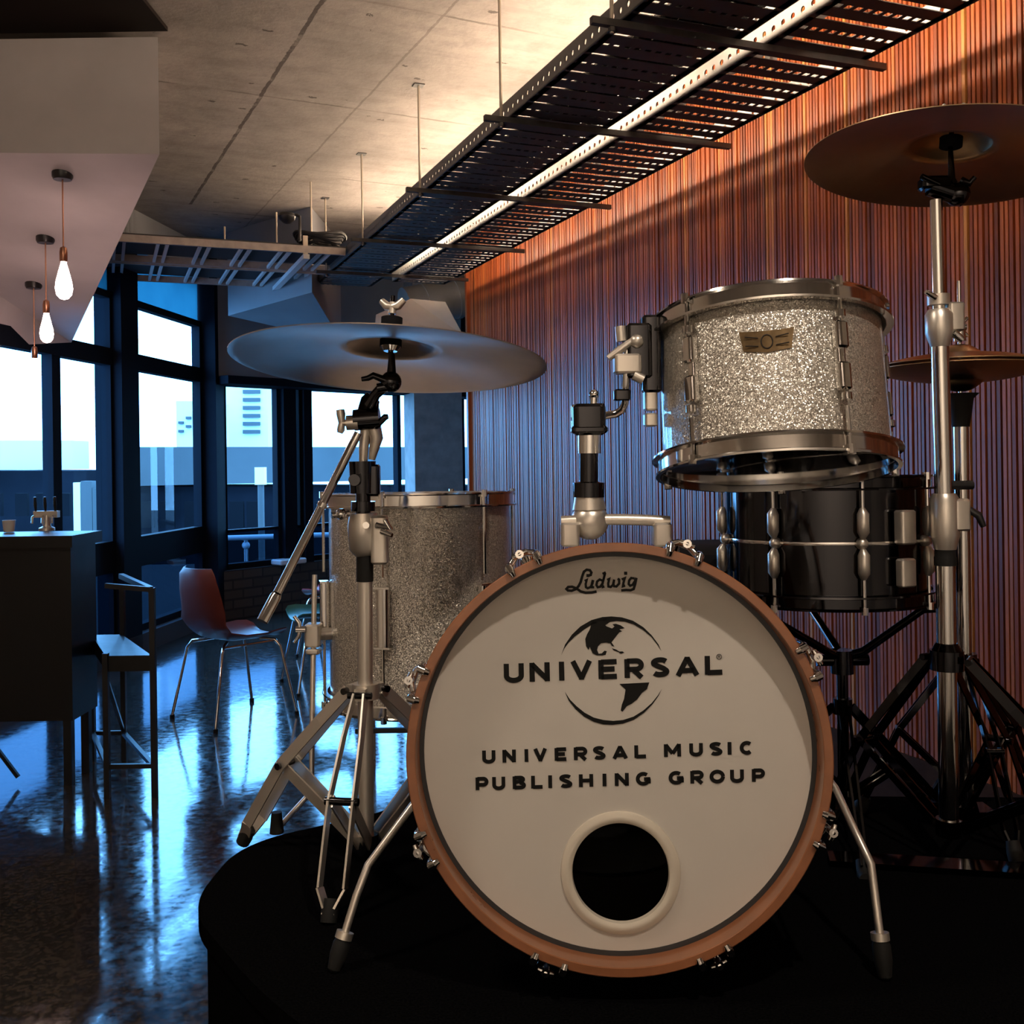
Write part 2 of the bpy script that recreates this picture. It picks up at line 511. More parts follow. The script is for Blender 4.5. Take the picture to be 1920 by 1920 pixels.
# slatted timber wall on the right: battens on a dark backing, above a dark plinth
wa = V((slat_x(8.1), 8.1, 0)); wb = V((slat_x(1.0), 1.0, 0)); wd = (wb - wa); WL = wd.length; ang = atan2(wd.y, wd.x)
wall_r = thing('wall_right', '', '', wa, (0, 0, ang)); del wall_r['label']; del wall_r['category']; struct(wall_r)
SL0 = .28
m = MB(); n = int(WL / PITCH)
for i in range(n):
    wv = .0115 + .0030 * random.random(); dv = .014 + .007 * random.random()
    m.box(((i + .5) * PITCH, -dv / 2 + .001, (SL0 + CEIL) / 2), (wv, dv, CEIL - SL0))
m.build('batten', 'slat', wall_r, world=False, smooth=0)
MB().box((WL / 2, .05, CEIL / 2), (WL, .1, CEIL)).build('backing', 'backing', wall_r, world=False, smooth=0)
MB().box((-.02, .03, CEIL / 2), (.04, .14, CEIL)).build('end_trim', 'slat', wall_r, world=False, smooth=0)
bb = MB().box((WL / 2, -.012, SL0 / 2), (WL, .024, SL0)).build('baseboard_right', 'plinth', smooth=0)
bb.location = wa; bb.rotation_euler = (0, 0, ang); struct(bb)
# plain continuation towards the back of the room
p0, p1 = V((slat_x(1.0), 1.0, 0)), V((slat_x(-3.4), -3.4, 0))
m = MB(); m.bar(p0 + V((.05, 0, CEIL / 2)), p1 + V((.05, 0, CEIL / 2)), CEIL, .1, (1, 0, 0)); struct(m.build('wall_side', 'white_wall', smooth=0))
m = MB(); m.box((.2, -3.45, CEIL / 2), (9.2, .1, CEIL)); struct(m.build('wall_back', 'white_wall', smooth=0))
# left wall up to the windows
q0, q1 = A(-75, 0), V((-3.529 + .097 * -3.4, -3.4, 0))
m = MB(); m.bar(q0 + V((-.05, 0, CEIL / 2)), q1 + V((-.05, 0, CEIL / 2)), CEIL, .1, (1, 0, 0)); struct(m.build('wall_left', 'white_wall', smooth=0))
# wall that closes the gap behind the slatted wall
e0 = B(915, 0); m = MB(); m.bar(e0 + V((.05, 0, CEIL / 2)), V((wa.x + .16, wa.y + .02, CEIL / 2)), CEIL, .1, (1, 0, 0)); struct(m.build('wall_end', 'dark_wall', smooth=0))

SILL = HC - .94; SILLA = .14; TR = HC + .737; HEADA = HC + 1.22; SPANA = HC + 1.56


def strip(m, P0, P1, z0, z1, t=.12):
    a = V((P0.x, P0.y, (z0 + z1) / 2)); b = V((P1.x, P1.y, (z0 + z1) / 2))
    return m.bar(a, b, z1 - z0, t, (b - a).cross(V((0, 0, 1))))


# low walls, beams
m = MB(); strip(m, A(-80, 0), A(392, 0), 0, SILLA, .2); struct(m.build('wall_window_base', 'dark_wall', smooth=0))
lowB = MB().box((0, 0, SILL / 2), (4.2, .2, SILL)).build('wall_brick', 'brick', smooth=0)
pB = (B(392, 0) + B(915, 0)) / 2; lb = (B(915, 0) - B(392, 0)); lowB.scale.x = lb.length / 4.2
lowB.location = pB; lowB.rotation_euler = (0, 0, atan2(lb.y, lb.x)); struct(lowB)
m = MB(); strip(m, A(-80, 0), A(392, 0), SPANA, CEIL, .2); struct(m.build('trim_1', 'fascia', smooth=0))
m = MB(); strip(m, B(392, 0), B(915, 0), TR, CEIL, .3); struct(m.build('trim_2', 'fascia', smooth=0))
# ledge of the fascia over the far windows
m = MB(); o_ = V((.12, -.14, 0)); strip(m, B(395, 0) + o_, B(915, 0) + o_, TR - .05, TR + .02, .28); struct(m.build('trim_3', 'navy', smooth=0))
# wedge shaped ceiling bulkhead above the far windows
m = MB(); a_, b_, c_ = at(428, 592, 8.2), at(640, 640, 8.6), at(585, 548, 7.4)
zt = CEIL
for tri in ((a_, b_, c_),):
    lo = [V(p) for p in tri]; hi = [V((p.x, p.y, zt)) for p in tri]
    m.face(lo); m.face(hi[::-1]); m.grid([lo + lo[:1], hi + hi[:1]])
struct(m.build('trim_4', 'fascia', smooth=0))


def window(nm, P0, P1, z0, z1, fw=.05, rails=(), tint=None, span=None):
    w = thing(nm, '', '', (P0 + P1) / 2); del w['label']; del w['category']; struct(w)
    m = MB(); d = (P1 - P0).normalized()
    for p, s in ((P0, 1), (P1, -1)):
        c = p + d * s * fw / 2; m.box((c.x, c.y, (z0 + z1) / 2), (.07, fw, z1 - z0), Matrix.Rotation(atan2(d.y, d.x) - pi / 2, 3, 'Z'))
    for z in (z0 + fw / 2, z1 - fw / 2): strip(m, P0, P1, z - fw / 2, z + fw / 2, .07)
    for z, h in rails: strip(m, P0, P1, z - h / 2, z + h / 2, .08)
    m.build('window_frame', 'navy', w, smooth=0)
    a, b = V((P0.x, P0.y, 0)), V((P1.x, P1.y, 0))
    for lo_, hi_, mt in ((z0, tint, 'tinted'), (tint or z0, z1, 'glass'), (z1, span, 'frosted')):
        if lo_ is None or hi_ is None: continue
        MB().face([a + V((0, 0, lo_)), b + V((0, 0, lo_)), b + V((0, 0, hi_)), a + V((0, 0, hi_))]).build('pane', mt, w, smooth=0)
    L = (P1 - P0).length; mid = (P0 + P1) / 2; nrm = V((d.y, -d.x, 0))
    if nrm.dot(V((0, 2, 0)) - mid) < 0: nrm = -nrm
    area('daylight_portal', V((mid.x, mid.y, (z0 + z1) / 2)) - nrm * .06, V((mid.x, mid.y, (z0 + z1) / 2)) + nrm, 1, (1, 1, 1), L, z1 - z0, True)
    return w


rl = ((HC + .76, .12), (HC - .64, .22))
window('window_1', A(-72, 0), A(98, 0), SILLA, HEADA, .05, rl, HC - .64, SPANA)
window('window_2', A(98, 0), A(207, 0), SILLA, HEADA, .05, rl, HC - .64, SPANA)
window('window_3', A(236, 0), A(374, 0), SILLA, HEADA, .05, rl, HC - .64, SPANA)
window('window_4', B(412, 0), B(524, 0), SILL, TR, .05, ((HC - .60, .025),), HC - .60)
window('window_5', B(542, 0), B(562, 0), SILL, TR, .03, ((HC - .60, .025),), HC - .60)
window('window_6', B(572, 0), B(748, 0), SILL, TR, .05, ((HC - .60, .025),), HC - .60)
window('window_7', B(862, 0), B(912, 0), SILL, TR, .05)


def post(nm, P0, P1, mat, t=.16, z1=CEIL):
    m = MB(); strip(m, P0, P1, 0, z1, t); return struct(m.build(nm, mat, smooth=0))


post('trim_5', A(205, 0), A(238, 0), 'navy', .2)
post('trim_6', B(522, 0), B(545, 0), 'navy', .18, TR)
post('trim_7', B(560, 0), B(575, 0), 'navy', .18, TR)
m = MB(); c_ = A(392, 0); m.box((c_.x + .03, c_.y - .05, CEIL / 2), (.19, .3, CEIL)); struct(m.build('trim_8', 'navy', smooth=0))
m = MB(); c_ = B(806, 0) + V((.08, -.55, 0)); m.box((c_.x, c_.y, CEIL / 2), (.50, .42, CEIL), Matrix.Rotation(R_(20), 3, 'Z')); struct(m.build('trim_9', 'column', smooth=0))

# white bulkhead on the left with a sloping underside
NR, FR_, FL, NL = at(299, 289, 4.35), at(134, 642, 6.55), at(-70, 652, 5.62), at(-420, 283, 4.35)
nt = 1.817 + HC
m = MB()
lo = [NL, NR, FR_, FL]; hi = [V((p.x, p.y, nt)) for p in lo]
m.face(lo); m.face(hi[::-1]); m.grid([lo + lo[:1], hi + hi[:1]])
struct(m.build('trim_10', 'plaster', smooth=0))
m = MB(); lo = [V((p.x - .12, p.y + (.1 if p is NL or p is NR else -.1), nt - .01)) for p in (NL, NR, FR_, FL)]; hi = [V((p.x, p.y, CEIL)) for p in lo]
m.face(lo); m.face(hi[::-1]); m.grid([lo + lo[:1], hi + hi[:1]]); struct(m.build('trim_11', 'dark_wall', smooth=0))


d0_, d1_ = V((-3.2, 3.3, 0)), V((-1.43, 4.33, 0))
struct(MB().box(((d0_.x + d1_.x) / 2, (d0_.y + d1_.y) / 2, CEIL - .008), (d1_.x - d0_.x, d1_.y - d0_.y, .02)).build('dark_ceiling_sheet', 'backing', smooth=0))  # dark sheet added to blacken the ceiling in front of the bulkhead


def on_soffit(px, py):
    n_ = (NR - NL).cross(FR_ - NR); d_ = ray(px, py); t_ = (NR - CAMP).dot(n_) / d_.dot(n_); return CAMP + d_ * t_


# ------------------------------------------------------------------ outside
struct(MB().box((-4, 60, -4.3), (160, 110, .2)).build('ground_outside', 'asphalt', smooth=0))
struct(MB().box((-4.6, 10.2, -.26), (11, 12, .1)).build('ground_terrace', 'terrace', smooth=0))


def slab_px(name, x0, x1, ytop, ybot, D, depth, mat, label, cat, skew=0):
    a, b = at(x0, ytop, D), at(x1, ytop, D + skew); zb = at(x0, ybot, D).z
    m = MB(); lo = [V((a.x, a.y, zb)), V((b.x, b.y, zb)), V((b.x, b.y + depth, zb)), V((a.x, a.y + depth, zb))]
    hi = [V((p.x, p.y, a.z if i in (0, 3) else b.z)) for i, p in enumerate(lo)]
    m.face(lo[::-1]); m.face(hi); m.grid([lo + lo[:1], hi + hi[:1]])
    return m, a, b, zb


# long parapet of the street across, over a dark shop front
r = thing('parapet_building', 'long grey concrete parapet over a dark street front, seen through the middle windows', 'building', at(420, 990, 24))
slab_px('', 215, 900, 838, 912, 24, 3, None, '', '', 4)[0].build('parapet', 'parapet', r, smooth=0)
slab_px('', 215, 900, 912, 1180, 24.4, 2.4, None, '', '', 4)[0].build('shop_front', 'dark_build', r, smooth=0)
for px in (262, 300, 345, 430, 462, 590, 640):
    slab_px('', px, px + 26, 940, 990, 24.32, .1, None, '', '', 0)[0].build('window_recess', 'recess', r, smooth=0)
r = thing('street_building', 'dark low building with a pale upper storey outside the leftmost window', 'building', at(60, 1000, 20))
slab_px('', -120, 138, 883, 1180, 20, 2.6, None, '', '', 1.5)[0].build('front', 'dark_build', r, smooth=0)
slab_px('', -120, 135, 826, 884, 21.6, .9, None, '', '', 1)[0].build('upper_storey', 'pale_build', r, smooth=0)
for px in (-20, 28, 66, 108): slab_px('', px, px + 22, 925, 968, 19.93, .1, None, '', '', 0)[0].build('window_recess', 'recess', r, smooth=0)
r = thing('tower_block', 'pale tower with dark striped balconies, furthest building beyond the glass', 'building', at(440, 1000, 70))
slab_px('', 412, 500, 640, 1100, 70, 10, None, '', '', 0)[0].build('wall', 'pale_build', r, smooth=0)
for i in range(7):
    y0 = 716 + i * 15
    slab_px('', 455, 487, y0, y0 + 7, 69.8, .3, None, '', '', 0)[0].build('balcony', 'stripe', r, smooth=0)
r = thing('office_block', 'pale block with small dark slot windows beside the dark window column', 'building', at(355, 1000, 64))
slab_px('', 330, 396, 752, 1100, 64, 4, None, '', '', 0)[0].build('wall', 'pale_build', r, smooth=0)
for i in range(3):
    for j in range(2):
        x0 = 334 + i * 14; y0 = 790 - i * 9 + j * 16
        slab_px('', x0, x0 + 9, y0, y0 + 5, 63.8, .3, None, '', '', 0)[0].build('window_recess', 'stripe', r, smooth=0)
# planting and parked vehicle between the buildings
r = thing('street_hoarding', 'teal and pink hoarding boards standing outside the second window', 'hoarding', at(175, 1000, 17))
for (x0, x1, y0, mt) in ((137, 150, 905, 'white_metal'), (151, 172, 902, 'stripe'), (173, 190, 915, 'stripe'), (191, 216, 908, 'parapet')):
    slab_px('', x0, x1, y0, 1100, 17, .2, None, '', '', 0)[0].build('board', mt, r, smooth=0)
# glass balustrade with a pale handrail on the terrace
r = thing('terrace_railing', 'pale steel handrail on posts outside the far windows', 'railing', at(460, 1080, 11.5))
MB().cyl(at(360, 1011, 11.4), at(640, 1002, 12.2), .03).build('handrail', 'white_metal', r)
for px, D in ((372, 11.45), (461, 11.7), (548, 11.95), (628, 12.15)):
    p = at(px, 1008, D); m = MB().cyl((p.x, p.y, p.z), (p.x, p.y, -.21), .022); m.ball((p.x, p.y, p.z - .09), .045); m.build('post', 'white_metal', r)
a, b = at(365, 1013, 11.42), at(635, 1005, 12.18); MB().face([(a.x, a.y, -.21), (b.x, b.y, -.21), b, a]).build('glass_panel', 'glass', r, smooth=0)
r = thing('lamp_post', 'white box lantern on a post beyond the terrace rail', 'street lamp', at(488, 1000, 16))
p = at(489, 908, 16); MB().box((p.x, p.y, p.z + .13), (.15, .15, .27)).build('lantern', 'white_metal', r, smooth=0)
MB().cyl((p.x, p.y, p.z), (p.x, p.y, -4.2), .05).build('pole', 'parapet', r)

# ------------------------------------------------------------------ cable trays and tube lights
TA = R_(21.7); TB = V((1.1226, 1.233, 0)); TZ = HC + 1.35
tn = V((cos(TA), sin(TA), 0)); tt = V((-sin(TA), cos(TA), 0))


def T(x, y, z=0): return TB + tn * x + tt * y + V((0, 0, TZ + z))


YB = [.95, 2.06, 3.0, 4.11, 5.31, 6.4]


def cable_tray(label, x0, w, y0, y1, slat, gap, mat, flange=.07):
    r = thing('cable_tray', label, 'cable tray', T(x0, y0), (0, 0, TA), 'long perforated cable trays')
    L = y1 - y0
    for nm, x in (('side_rail', 0), ('side_rail', w)):
        MB().box((x, L / 2, flange / 2), (.004, L, flange)).build(nm, 'punched', r, world=False, smooth=0)
    m = MB(); y = .02; k = 0
    while y < L:
        m.box((w / 2, y + slat / 2, .002), (w, slat, .003))
        if k % 2 == 0:                                   # every other slot is punched as a row of short holes
            nb = 11
            for j in range(nb):
                m.box((w * (j + .5) / nb, y + slat + gap / 2, .002), (w / nb * .45, gap, .003))
        y += slat + gap; k += 1
    for x in (.012, w - .012): m.box((x, L / 2, .0025), (.03, L, .004))
    m.build('perforated_bed', mat, r, world=False, smooth=0)
    return r


cable_tray('dark perforated cable tray hung on rods, left of the two long trays under the ceiling', 0, .43, -.3, 7.0, .066, .016, 'tray')
cable_tray('perforated cable tray beside the slatted wall with tube lights lying on it', .53, .41, -.3, 6.75, .058, .024, 'tray')
for i, y in enumerate(YB):
    r = thing('tray_hanger', ['steel cross bar and rod holding up the cable trays, nearest the viewer', 'steel cross bar under the trays, second from the front, its rod by the top edge',
              'steel cross bar with the longest visible ceiling rod, under the two trays', 'steel cross bar and rod under the trays above the rack tom side of the wall',
              'steel cross bar and rod where the trays meet the cross trays', 'steel cross bar at the far end of the long trays'][i], 'tray hanger', T(.45, y, -.02), (0, 0, TA), 'tray hangers')
    m = MB(); m.box((.0, 0, 0), (1.12, .022, .022)); m.build('cross_bar', 'tray', r, world=False, smooth=0)
    MB().cyl((-.49, 0, -.03), (-.49, 0, CEIL - TZ + .02), .006, 10).build('threaded_rod', 'rod', r, world=False)
    m = MB(); m.cyl((-.49, 0, -.025), (-.49, 0, -.012), .012, 6); m.box((-.49, 0, CEIL - TZ + .018), (.05, .05, .006)); m.build('nut', 'tray', r, world=False)
for i in range(8):
    x = .14 + i * .034; pts = []
    for k in range(36):
        y = -.28 + k * .205
        pts.append(T(x + .006 * sin(y * 1.7 + i * 1.3), y, 0.021 + .008 * (i % 2)))
    tag(MB().tube(pts, .0170, 8).build('cable', 'cable'), 'black cable lying along the left cable tray', 'cable', 'cables in the left tray')
tl = None
TUBES = ['tube light lying on the right tray, nearest the viewer', 'tube light on the right tray, second from the front', 'tube light on the right tray above the middle of the slatted wall',
         'tube light on the right tray, second from the far end', 'tube light at the far end of the right tray']
for i, y in [(i, y) for i in range(10) for y in ((-.1, 1.27, 2.64, 4.01, 5.38)[i % 5],)]:
    lft = i >= 5
    r = thing('tube_light', 'lit fluorescent ' + TUBES[i % 5] if not lft else 'fluorescent tube light hidden above the cables of the left tray', 'tube light', T(.30 if lft else .74, y, .06 if lft else .05), (0, 0, TA), 'tube lights above the left tray' if lft else 'tube lights on the right tray')
    MB().rbox((-.045, .63, .055), (.05, 1.26, .04), .008).build('batten_body', 'white_metal', r, world=False)
    MB().cyl((.0, .04, .085), (.0, 1.22, .085), .013, 12).build('tube', 'tube', r, world=False)
    for yy in (.02, 1.24): MB().box((-.02, yy, .075), (.05, .03, .04)).build('lamp_holder', 'white_metal', r, world=False, smooth=0)
    for yy in (.25, 1.0): MB().box((-.045, yy, .011), (.03, .03, .05)).build('bracket', 'tray', r, world=False, smooth=0)

# two ladder trays running across to the left
for i, (ya, yb) in enumerate(((5.88, 6.52), (6.60, 7.26))):
    r = thing('ladder_tray', ['zinc ladder cable tray crossing to the left bulkhead, the nearer of the pair', 'zinc ladder cable tray crossing to the left bulkhead, further of the pair by the windows'][i],
              'cable tray', T(0, ya), (0, 0, TA), 'ladder trays crossing the room')
    L = 2.6; w = yb - ya
    for y in (0, w): MB().box((-L / 2 - .02, y, .022), (L, .022, .046)).build('side_rail', 'tray_light', r, world=False, smooth=0)
    k = 0; x = -.12
    while x > -L:
        for dx in (0, .055):
            MB().box((x - dx, w / 2, .012), (.018, w, .02)).build('rung', 'white_metal', r, world=False, smooth=0)
        x -= .25
    MB().box((-L / 2, w / 2, .055), (L, w * .86, .02)).build('cable_bed', 'dark_wall', r, world=False, smooth=0)
r = thing('white_strut', 'white steel strut fixed across under the ladder trays', 'strut', T(-.28, 5.86, -.03), (0, 0, TA))
MB().box((0, .71, 0), (.04, 1.46, .03)).build('channel', 'white_metal', r, world=False, smooth=0)
m = MB(); m.box((0, .02, .07), (.03, .02, .14)); m.build('hanger_tab', 'rod', r, world=False, smooth=0)
for nm, px, py0, py1, D, lab in (('threaded_rod', 582, 306, 462, 6.75, 'thin zinc rod from ceiling to the ladder tray, beside the camera dome'),
                                 ('threaded_rod', 421, 425, 452, 6.5, 'short pale rod standing on the nearer ladder tray'), ('threaded_rod', 518, 398, 455, 6.6, 'thin pale rod left of the camera dome')):
    a = at(px, py0, D); b = at(px, py1, D); tag(MB().cyl((a.x, a.y, min(CEIL + .01, a.z) if px != 582 else CEIL + .01), (a.x, a.y, b.z), .006, 8).build(nm, 'rod'), lab, 'rod')
# camera dome on an angled arm
r = thing('security_camera', 'small black dome camera on a bent arm above the ladder tray', 'camera', at(562, 450, 6.45))
a = at(562, 452, 6.45); b = at(562, 406, 6.45); c = at(545, 405, 6.45)
MB().tube([a, b, b + (c - b) * .3 + V((0, 0, .008)), c], .010, 8).build('arm', 'black_metal', r)
m = MB(); p = at(538, 404, 6.45); m.lathe([(.001, .014), (.046, .012), (.055, -.006), (.048, -.028), (.02, -.05), (.001, -.054)], Matrix.Translation(p)); m.build('dome', 'black_metal', r)
r = thing('cable_coil', 'loose coil of dark cable lying where the trays meet', 'cable', T(-.16, 5.95, .08))
m = MB()
for k in range(5):
    pts = [T(-.16 + (.12 + .012 * k) * cos(a_), 6.0 + (.09 + .01 * k) * sin(a_), .085 + .014 * k + .012 * sin(3 * a_ + k)) for a_ in [2 * pi * j / 24 for j in range(25)]]
    m.tube(pts, .011, 6)
m.build('coil', 'cable', r)
# ducts behind the crash cymbal
r = thing('air_duct', 'beige boxed air duct with a sloping end, behind the left crash cymbal', 'duct', at(800, 600, 8.4))
m = MB(); pts = [at(700, 640, 8.3), at(905, 668, 8.5), at(868, 628, 8.5), at(835, 566, 8.45), at(770, 560, 8.4), at(705, 590, 8.3)]
bk = [p + V((0, .6, 0)) for p in pts]; m.face(pts); m.face(bk[::-1]); m.grid([pts + pts[:1], bk + bk[:1]], flip=True); m.build('boxing', 'beige', r, smooth=0)
r = thing('round_duct', 'round pale air duct beside the end of the slatted wall', 'duct', at(860, 560, 9.2))
MB().cyl(at(760, 578, 9.35), at(884, 552, 9.6), .19, 32).build('pipe', 'duct', r)
a, b = at(760, 578, 9.35), at(884, 552, 9.6)
for f in (.3, .75): c = a.lerp(b, f); d = (b - a).normalized(); MB().cyl(c - d * .02, c + d * .02, .20, 32).build('joint_ring', 'duct', r)

# ------------------------------------------------------------------ pendants
for i, (px, py, bx, yt, yb) in enumerate(((117, 327, 117, 486, 562), (85, 447, 88, 583, 643), (63, 533, 64, 668, 708))):
    c = on_soffit(px, py); D = c.y
    r = thing('pendant_lamp', ['bare bulb pendant lamp hanging nearest from the sloping bulkhead', 'bare bulb pendant lamp hanging second from the bulkhead', 'bare bulb pendant lamp furthest under the bulkhead, against the window'][i], 'pendant lamp', c, group='pendant lamps')
    zt_, zb_ = at(bx, yt, D).z - c.z, at(bx, yb, D).z - c.z
    MB().lathe([(.001, .03), (.044, .03), (.044, -.012), (.038, -.024), (.001, -.024)], None, 28).build('canopy', 'black_metal', r, world=False)
    MB().cyl((0, 0, -.02), (0, 0, zt_ + .05), .0035, 8).build('cord', 'copper', r, world=False)
    MB().lathe([(.006, zt_ + .055), (.014, zt_ + .05), (.017, zt_ + .03), (.017, zt_ - .005), (.013, zt_ - .012), (.001, zt_ - .012)], None, 20).build('lamp_holder', 'copper', r, world=False)
    h = zt_ - zb_; rb = h * .205
    m = MB(); m.lathe([(.011, zt_ - .005), (.013, zt_ - h * .12), (rb * .62, zt_ - h * .32), (rb * .9, zt_ - h * .55), (rb, zt_ - h * .72), (rb * .86, zt_ - h * .88), (rb * .5, zt_ - h * .97), (.001, zt_ - h)], None, 24)
    m.build('bulb', 'bulb', r, world=False)

# ------------------------------------------------------------------ bar, stool, chairs
r = thing('bar_counter', 'black bar counter on steel legs under the pendant lamps', 'bar', (-2.3, 4.65, 0))
zt_, zb_ = 1.075, .285
MB().box((-2.43, 4.49, (zt_ - .05 + zb_) / 2), (1.09, .26, zt_ - .05 - zb_)).build('front_panel', 'bar_wood', r, smooth=0)
MB().box((-2.43, 4.49, zt_ - .025), (1.13, .32, .05)).build('worktop', 'bar_wood', r, smooth=0)
for x in (-2.93, -2.4, -1.92):
    for y in (4.40, 4.58):
        MB().box((x, y, zb_ / 2), (.035, .035, zb_)).build('leg', 'bar_steel', r, smooth=0)
for x in (-2.93, -2.35): MB().bar((x + .02, 4.42, zb_ - .01), (x + .2, 4.42, .03), .015, .015).build('brace', 'bar_steel', r, smooth=0)
# bar stool frame
r = thing('bar_stool', 'thin black steel bar stool with low back standing at the end of the counter', 'stool', at(240, 1440, 4.3))
P = lambda px, py, D: at(px, py, D)
LG = dict(w=.022, h=.022)
def post_(px, D, ytop, m=None, w=.022):
    a = at(px, ytop, D); return MB().box((a.x, a.y, a.z / 2), (w, w, a.z))
post_(285, 4.22, 1102).build('leg', 'bar_steel', r, smooth=0)
post_(229, 4.75, 1102).build('leg', 'bar_steel', r, smooth=0)
post_(198, 4.22, 1225).build('leg', 'bar_steel', r, smooth=0)
post_(172, 4.75, 1225).build('leg', 'bar_steel', r, smooth=0)
a, b, c, d = [at(px, 1228, D) for px, D in ((284, 4.22), (198, 4.22), (172, 4.75), (229, 4.75))]
m = MB(); lo = [V((p.x, p.y, .52)) for p in (a, b, c, d)]; hi = [V((p.x, p.y, .585)) for p in lo]; m.face(lo); m.face(hi[::-1]); m.grid([lo + lo[:1], hi + hi[:1]]); m.build('seat', 'bar_wood', r, smooth=0)
z_ = at(285, 1105, 4.22).z
m = MB(); m.bar((a.x, a.y, z_), (d.x, d.y, z_), .022, .022); m.bar((a.x, a.y, z_), at(198, 1098, 4.22), .02, .02); m.build('back_rail', 'bar_steel', r, smooth=0)
m = MB(); zf = .13
for p, q in ((a, b), (b, c), (c, d), (d, a)): m.bar((p.x, p.y, zf), (q.x, q.y, zf), .018, .018)
m.build('foot_rail', 'bar_steel', r, smooth=0)
MB().bar(V((b.x, b.y, .5)), V((d.x, d.y, .14)), .014, .014).build('brace', 'bar_steel', r, smooth=0)
# little things on the counter
r = thing('beer_tap', 'chrome tap column with handles standing on the bar counter', 'beer tap', at(88, 1001, 4.7))
p = at(88, 1001, 4.7); p.z = zt_
m = MB(); m.lathe([(.035, 0), (.035, .012), (.018, .02), (.018, .07)], Matrix.Translation(p), 20); m.bar(p + V((-.055, 0, .075)), p + V((.055, 0, .075)), .03, .03); m.build('column', 'satin', r)
for dx in (-.045, 0, .045):
    m = MB(); m.tube([p + V((dx, -.01, .085)), p + V((dx, -.015, .12)), p + V((dx, -.018, .155))], [.004, .008, .006], 10); m.build('handle', 'black_metal', r)
    MB().tube([p + V((dx, -.02, .07)), p + V((dx, -.045, .065)), p + V((dx, -.048, .035))], .005, 8).build('spout', 'chrome', r)
r = thing('white_cup', 'small white cup at the left end of the bar counter', 'cup', at(17, 1001, 4.6))
p = at(17, 1001, 4.6); p.z = zt_; MB().lathe([(.001, .002), (.022, .002), (.028, .055), (.026, .055), (.02, .008), (.001, .008)], Matrix.Translation(p), 24).build('bowl', 'white_metal', r)


def shell_chair(label, loc, rz, mat, name='shell_chair'):
    r = thing(name, label, 'chair', loc, (0, 0, rz), 'plastic shell chairs on chrome legs')
    prof = [(-.255, .825, .13), (-.262, .79, .175), (-.250, .70, .205), (-.232, .60, .220), (-.205, .52, .228), (-.150, .462, .232), (-.06, .440, .234), (.06, .437, .232), (.15, .447, .222), (.205, .445, .200), (.225, .430, .165)]
    rows = []; N = 14
    for (u, z, w) in prof:
        row = []
        for k in range(N + 1):
            s = -1 + 2 * k / N; bow = abs(s) ** 2.5
            back = max(0, min(1, (z - .46) / .12))
            row.append(V((u + .055 * bow * back, w * s, z + .045 * bow * (1 - back) - .01 * (1 - back))))
        rows.append(row)
    th = .007; m = MB(); m.grid(rows)
    low = [[p + (V((-th, 0, 0)) if prof[i][1] > .5 else V((0, 0, -th))) for p in row] for i, row in enumerate(rows)]; m.grid(low, flip=True)
    e0 = rows[0] + [x[-1] for x in rows[1:]] + rows[-1][::-1][1:] + [x[0] for x in rows[::-1]][1:-1]
    e1 = low[0] + [x[-1] for x in low[1:]] + low[-1][::-1][1:] + [x[0] for x in low[::-1]][1:-1]
    m.grid([e0 + e0[:1], e1 + e1[:1]], flip=True); m.build('seat_shell', mat, r, world=False, smooth=60)
    for sx in (-1, 1):
        for sy in (-1, 1):
            MB().tube([(sx * .10, sy * .10, .425), (sx * .155, sy * .16, .415), (sx * .175, sy * .18, .38), (sx * .245, sy * .225, .012)], .0085, 10).build('leg', 'chrome', r, world=False)
            MB().cyl((sx * .245, sy * .225, .0), (sx * .245, sy * .225, .02), .013, 10).build('glide', 'rubber', r, world=False)
    m = MB(); m.tube([(-.155, -.16, .41), (.155, -.16, .41)], .006, 8); m.tube([(-.155, .16, .41), (.155, .16, .41)], .006, 8); m.build('seat_rail', 'chrome', r, world=False)
    return r


p = at(440, 1335, 5.55); shell_chair('brick red shell chair on chrome legs, standing clear on the polished floor', (p.x, p.y, 0), R_(46), 'orange')
p = at(618, 1320, 6.3); shell_chair('dark green shell chair half hidden behind the floor tom', (p.x, p.y, 0), R_(205), 'green')
p = at(640, 1300, 7.4); shell_chair('red shell chair mostly hidden behind the floor tom and green chair', (p.x, p.y, 0), R_(170), 'red')
# low black table frame behind the floor tom
r = thing('low_table', 'low black framed table standing on the floor behind the floor tom', 'table', at(730, 1460, 4.4))
x0, x1 = at(668, 1400, 4.4).x, at(840, 1400, 4.4).x
MB().box(((x0 + x1) / 2, 4.55, .30), (x1 - x0, .4, .03)).build('table_top', 'bar_wood', r, smooth=0)
for x in (x0 + .03, x1 - .03):
    for y in (4.38, 4.72): MB().tube([(x, y, .29), (x, y, 0)], .009, 8).build('leg', 'satin', r)
MB().box(((x0 + x1) / 2, 4.38, .22), (x1 - x0, .02, .02)).build('rail', 'bar_steel', r, smooth=0)
r = thing('white_tray', 'small white tray on the brick ledge under the far window', 'tray', B(527, SILL))
p = B(527, SILL) + V((.08, -.22, 0)); m = MB(); m.rbox((p.x, p.y + .13, SILL + .03), (.30, .16, .05), .02, Matrix.Rotation(R_(50), 3, 'Z')); m.build('dish', 'white_metal', r)

# ------------------------------------------------------------------ riser
RZ = .65
pts = [(-.535, 1.66), (-.525, 1.94), (-.25, 2.12), (-.14, 2.72), (.70, 2.72), (.72, 2.16), (1.34, 2.12), (1.25, .55), (.42, .62), (-.33, 1.36)]


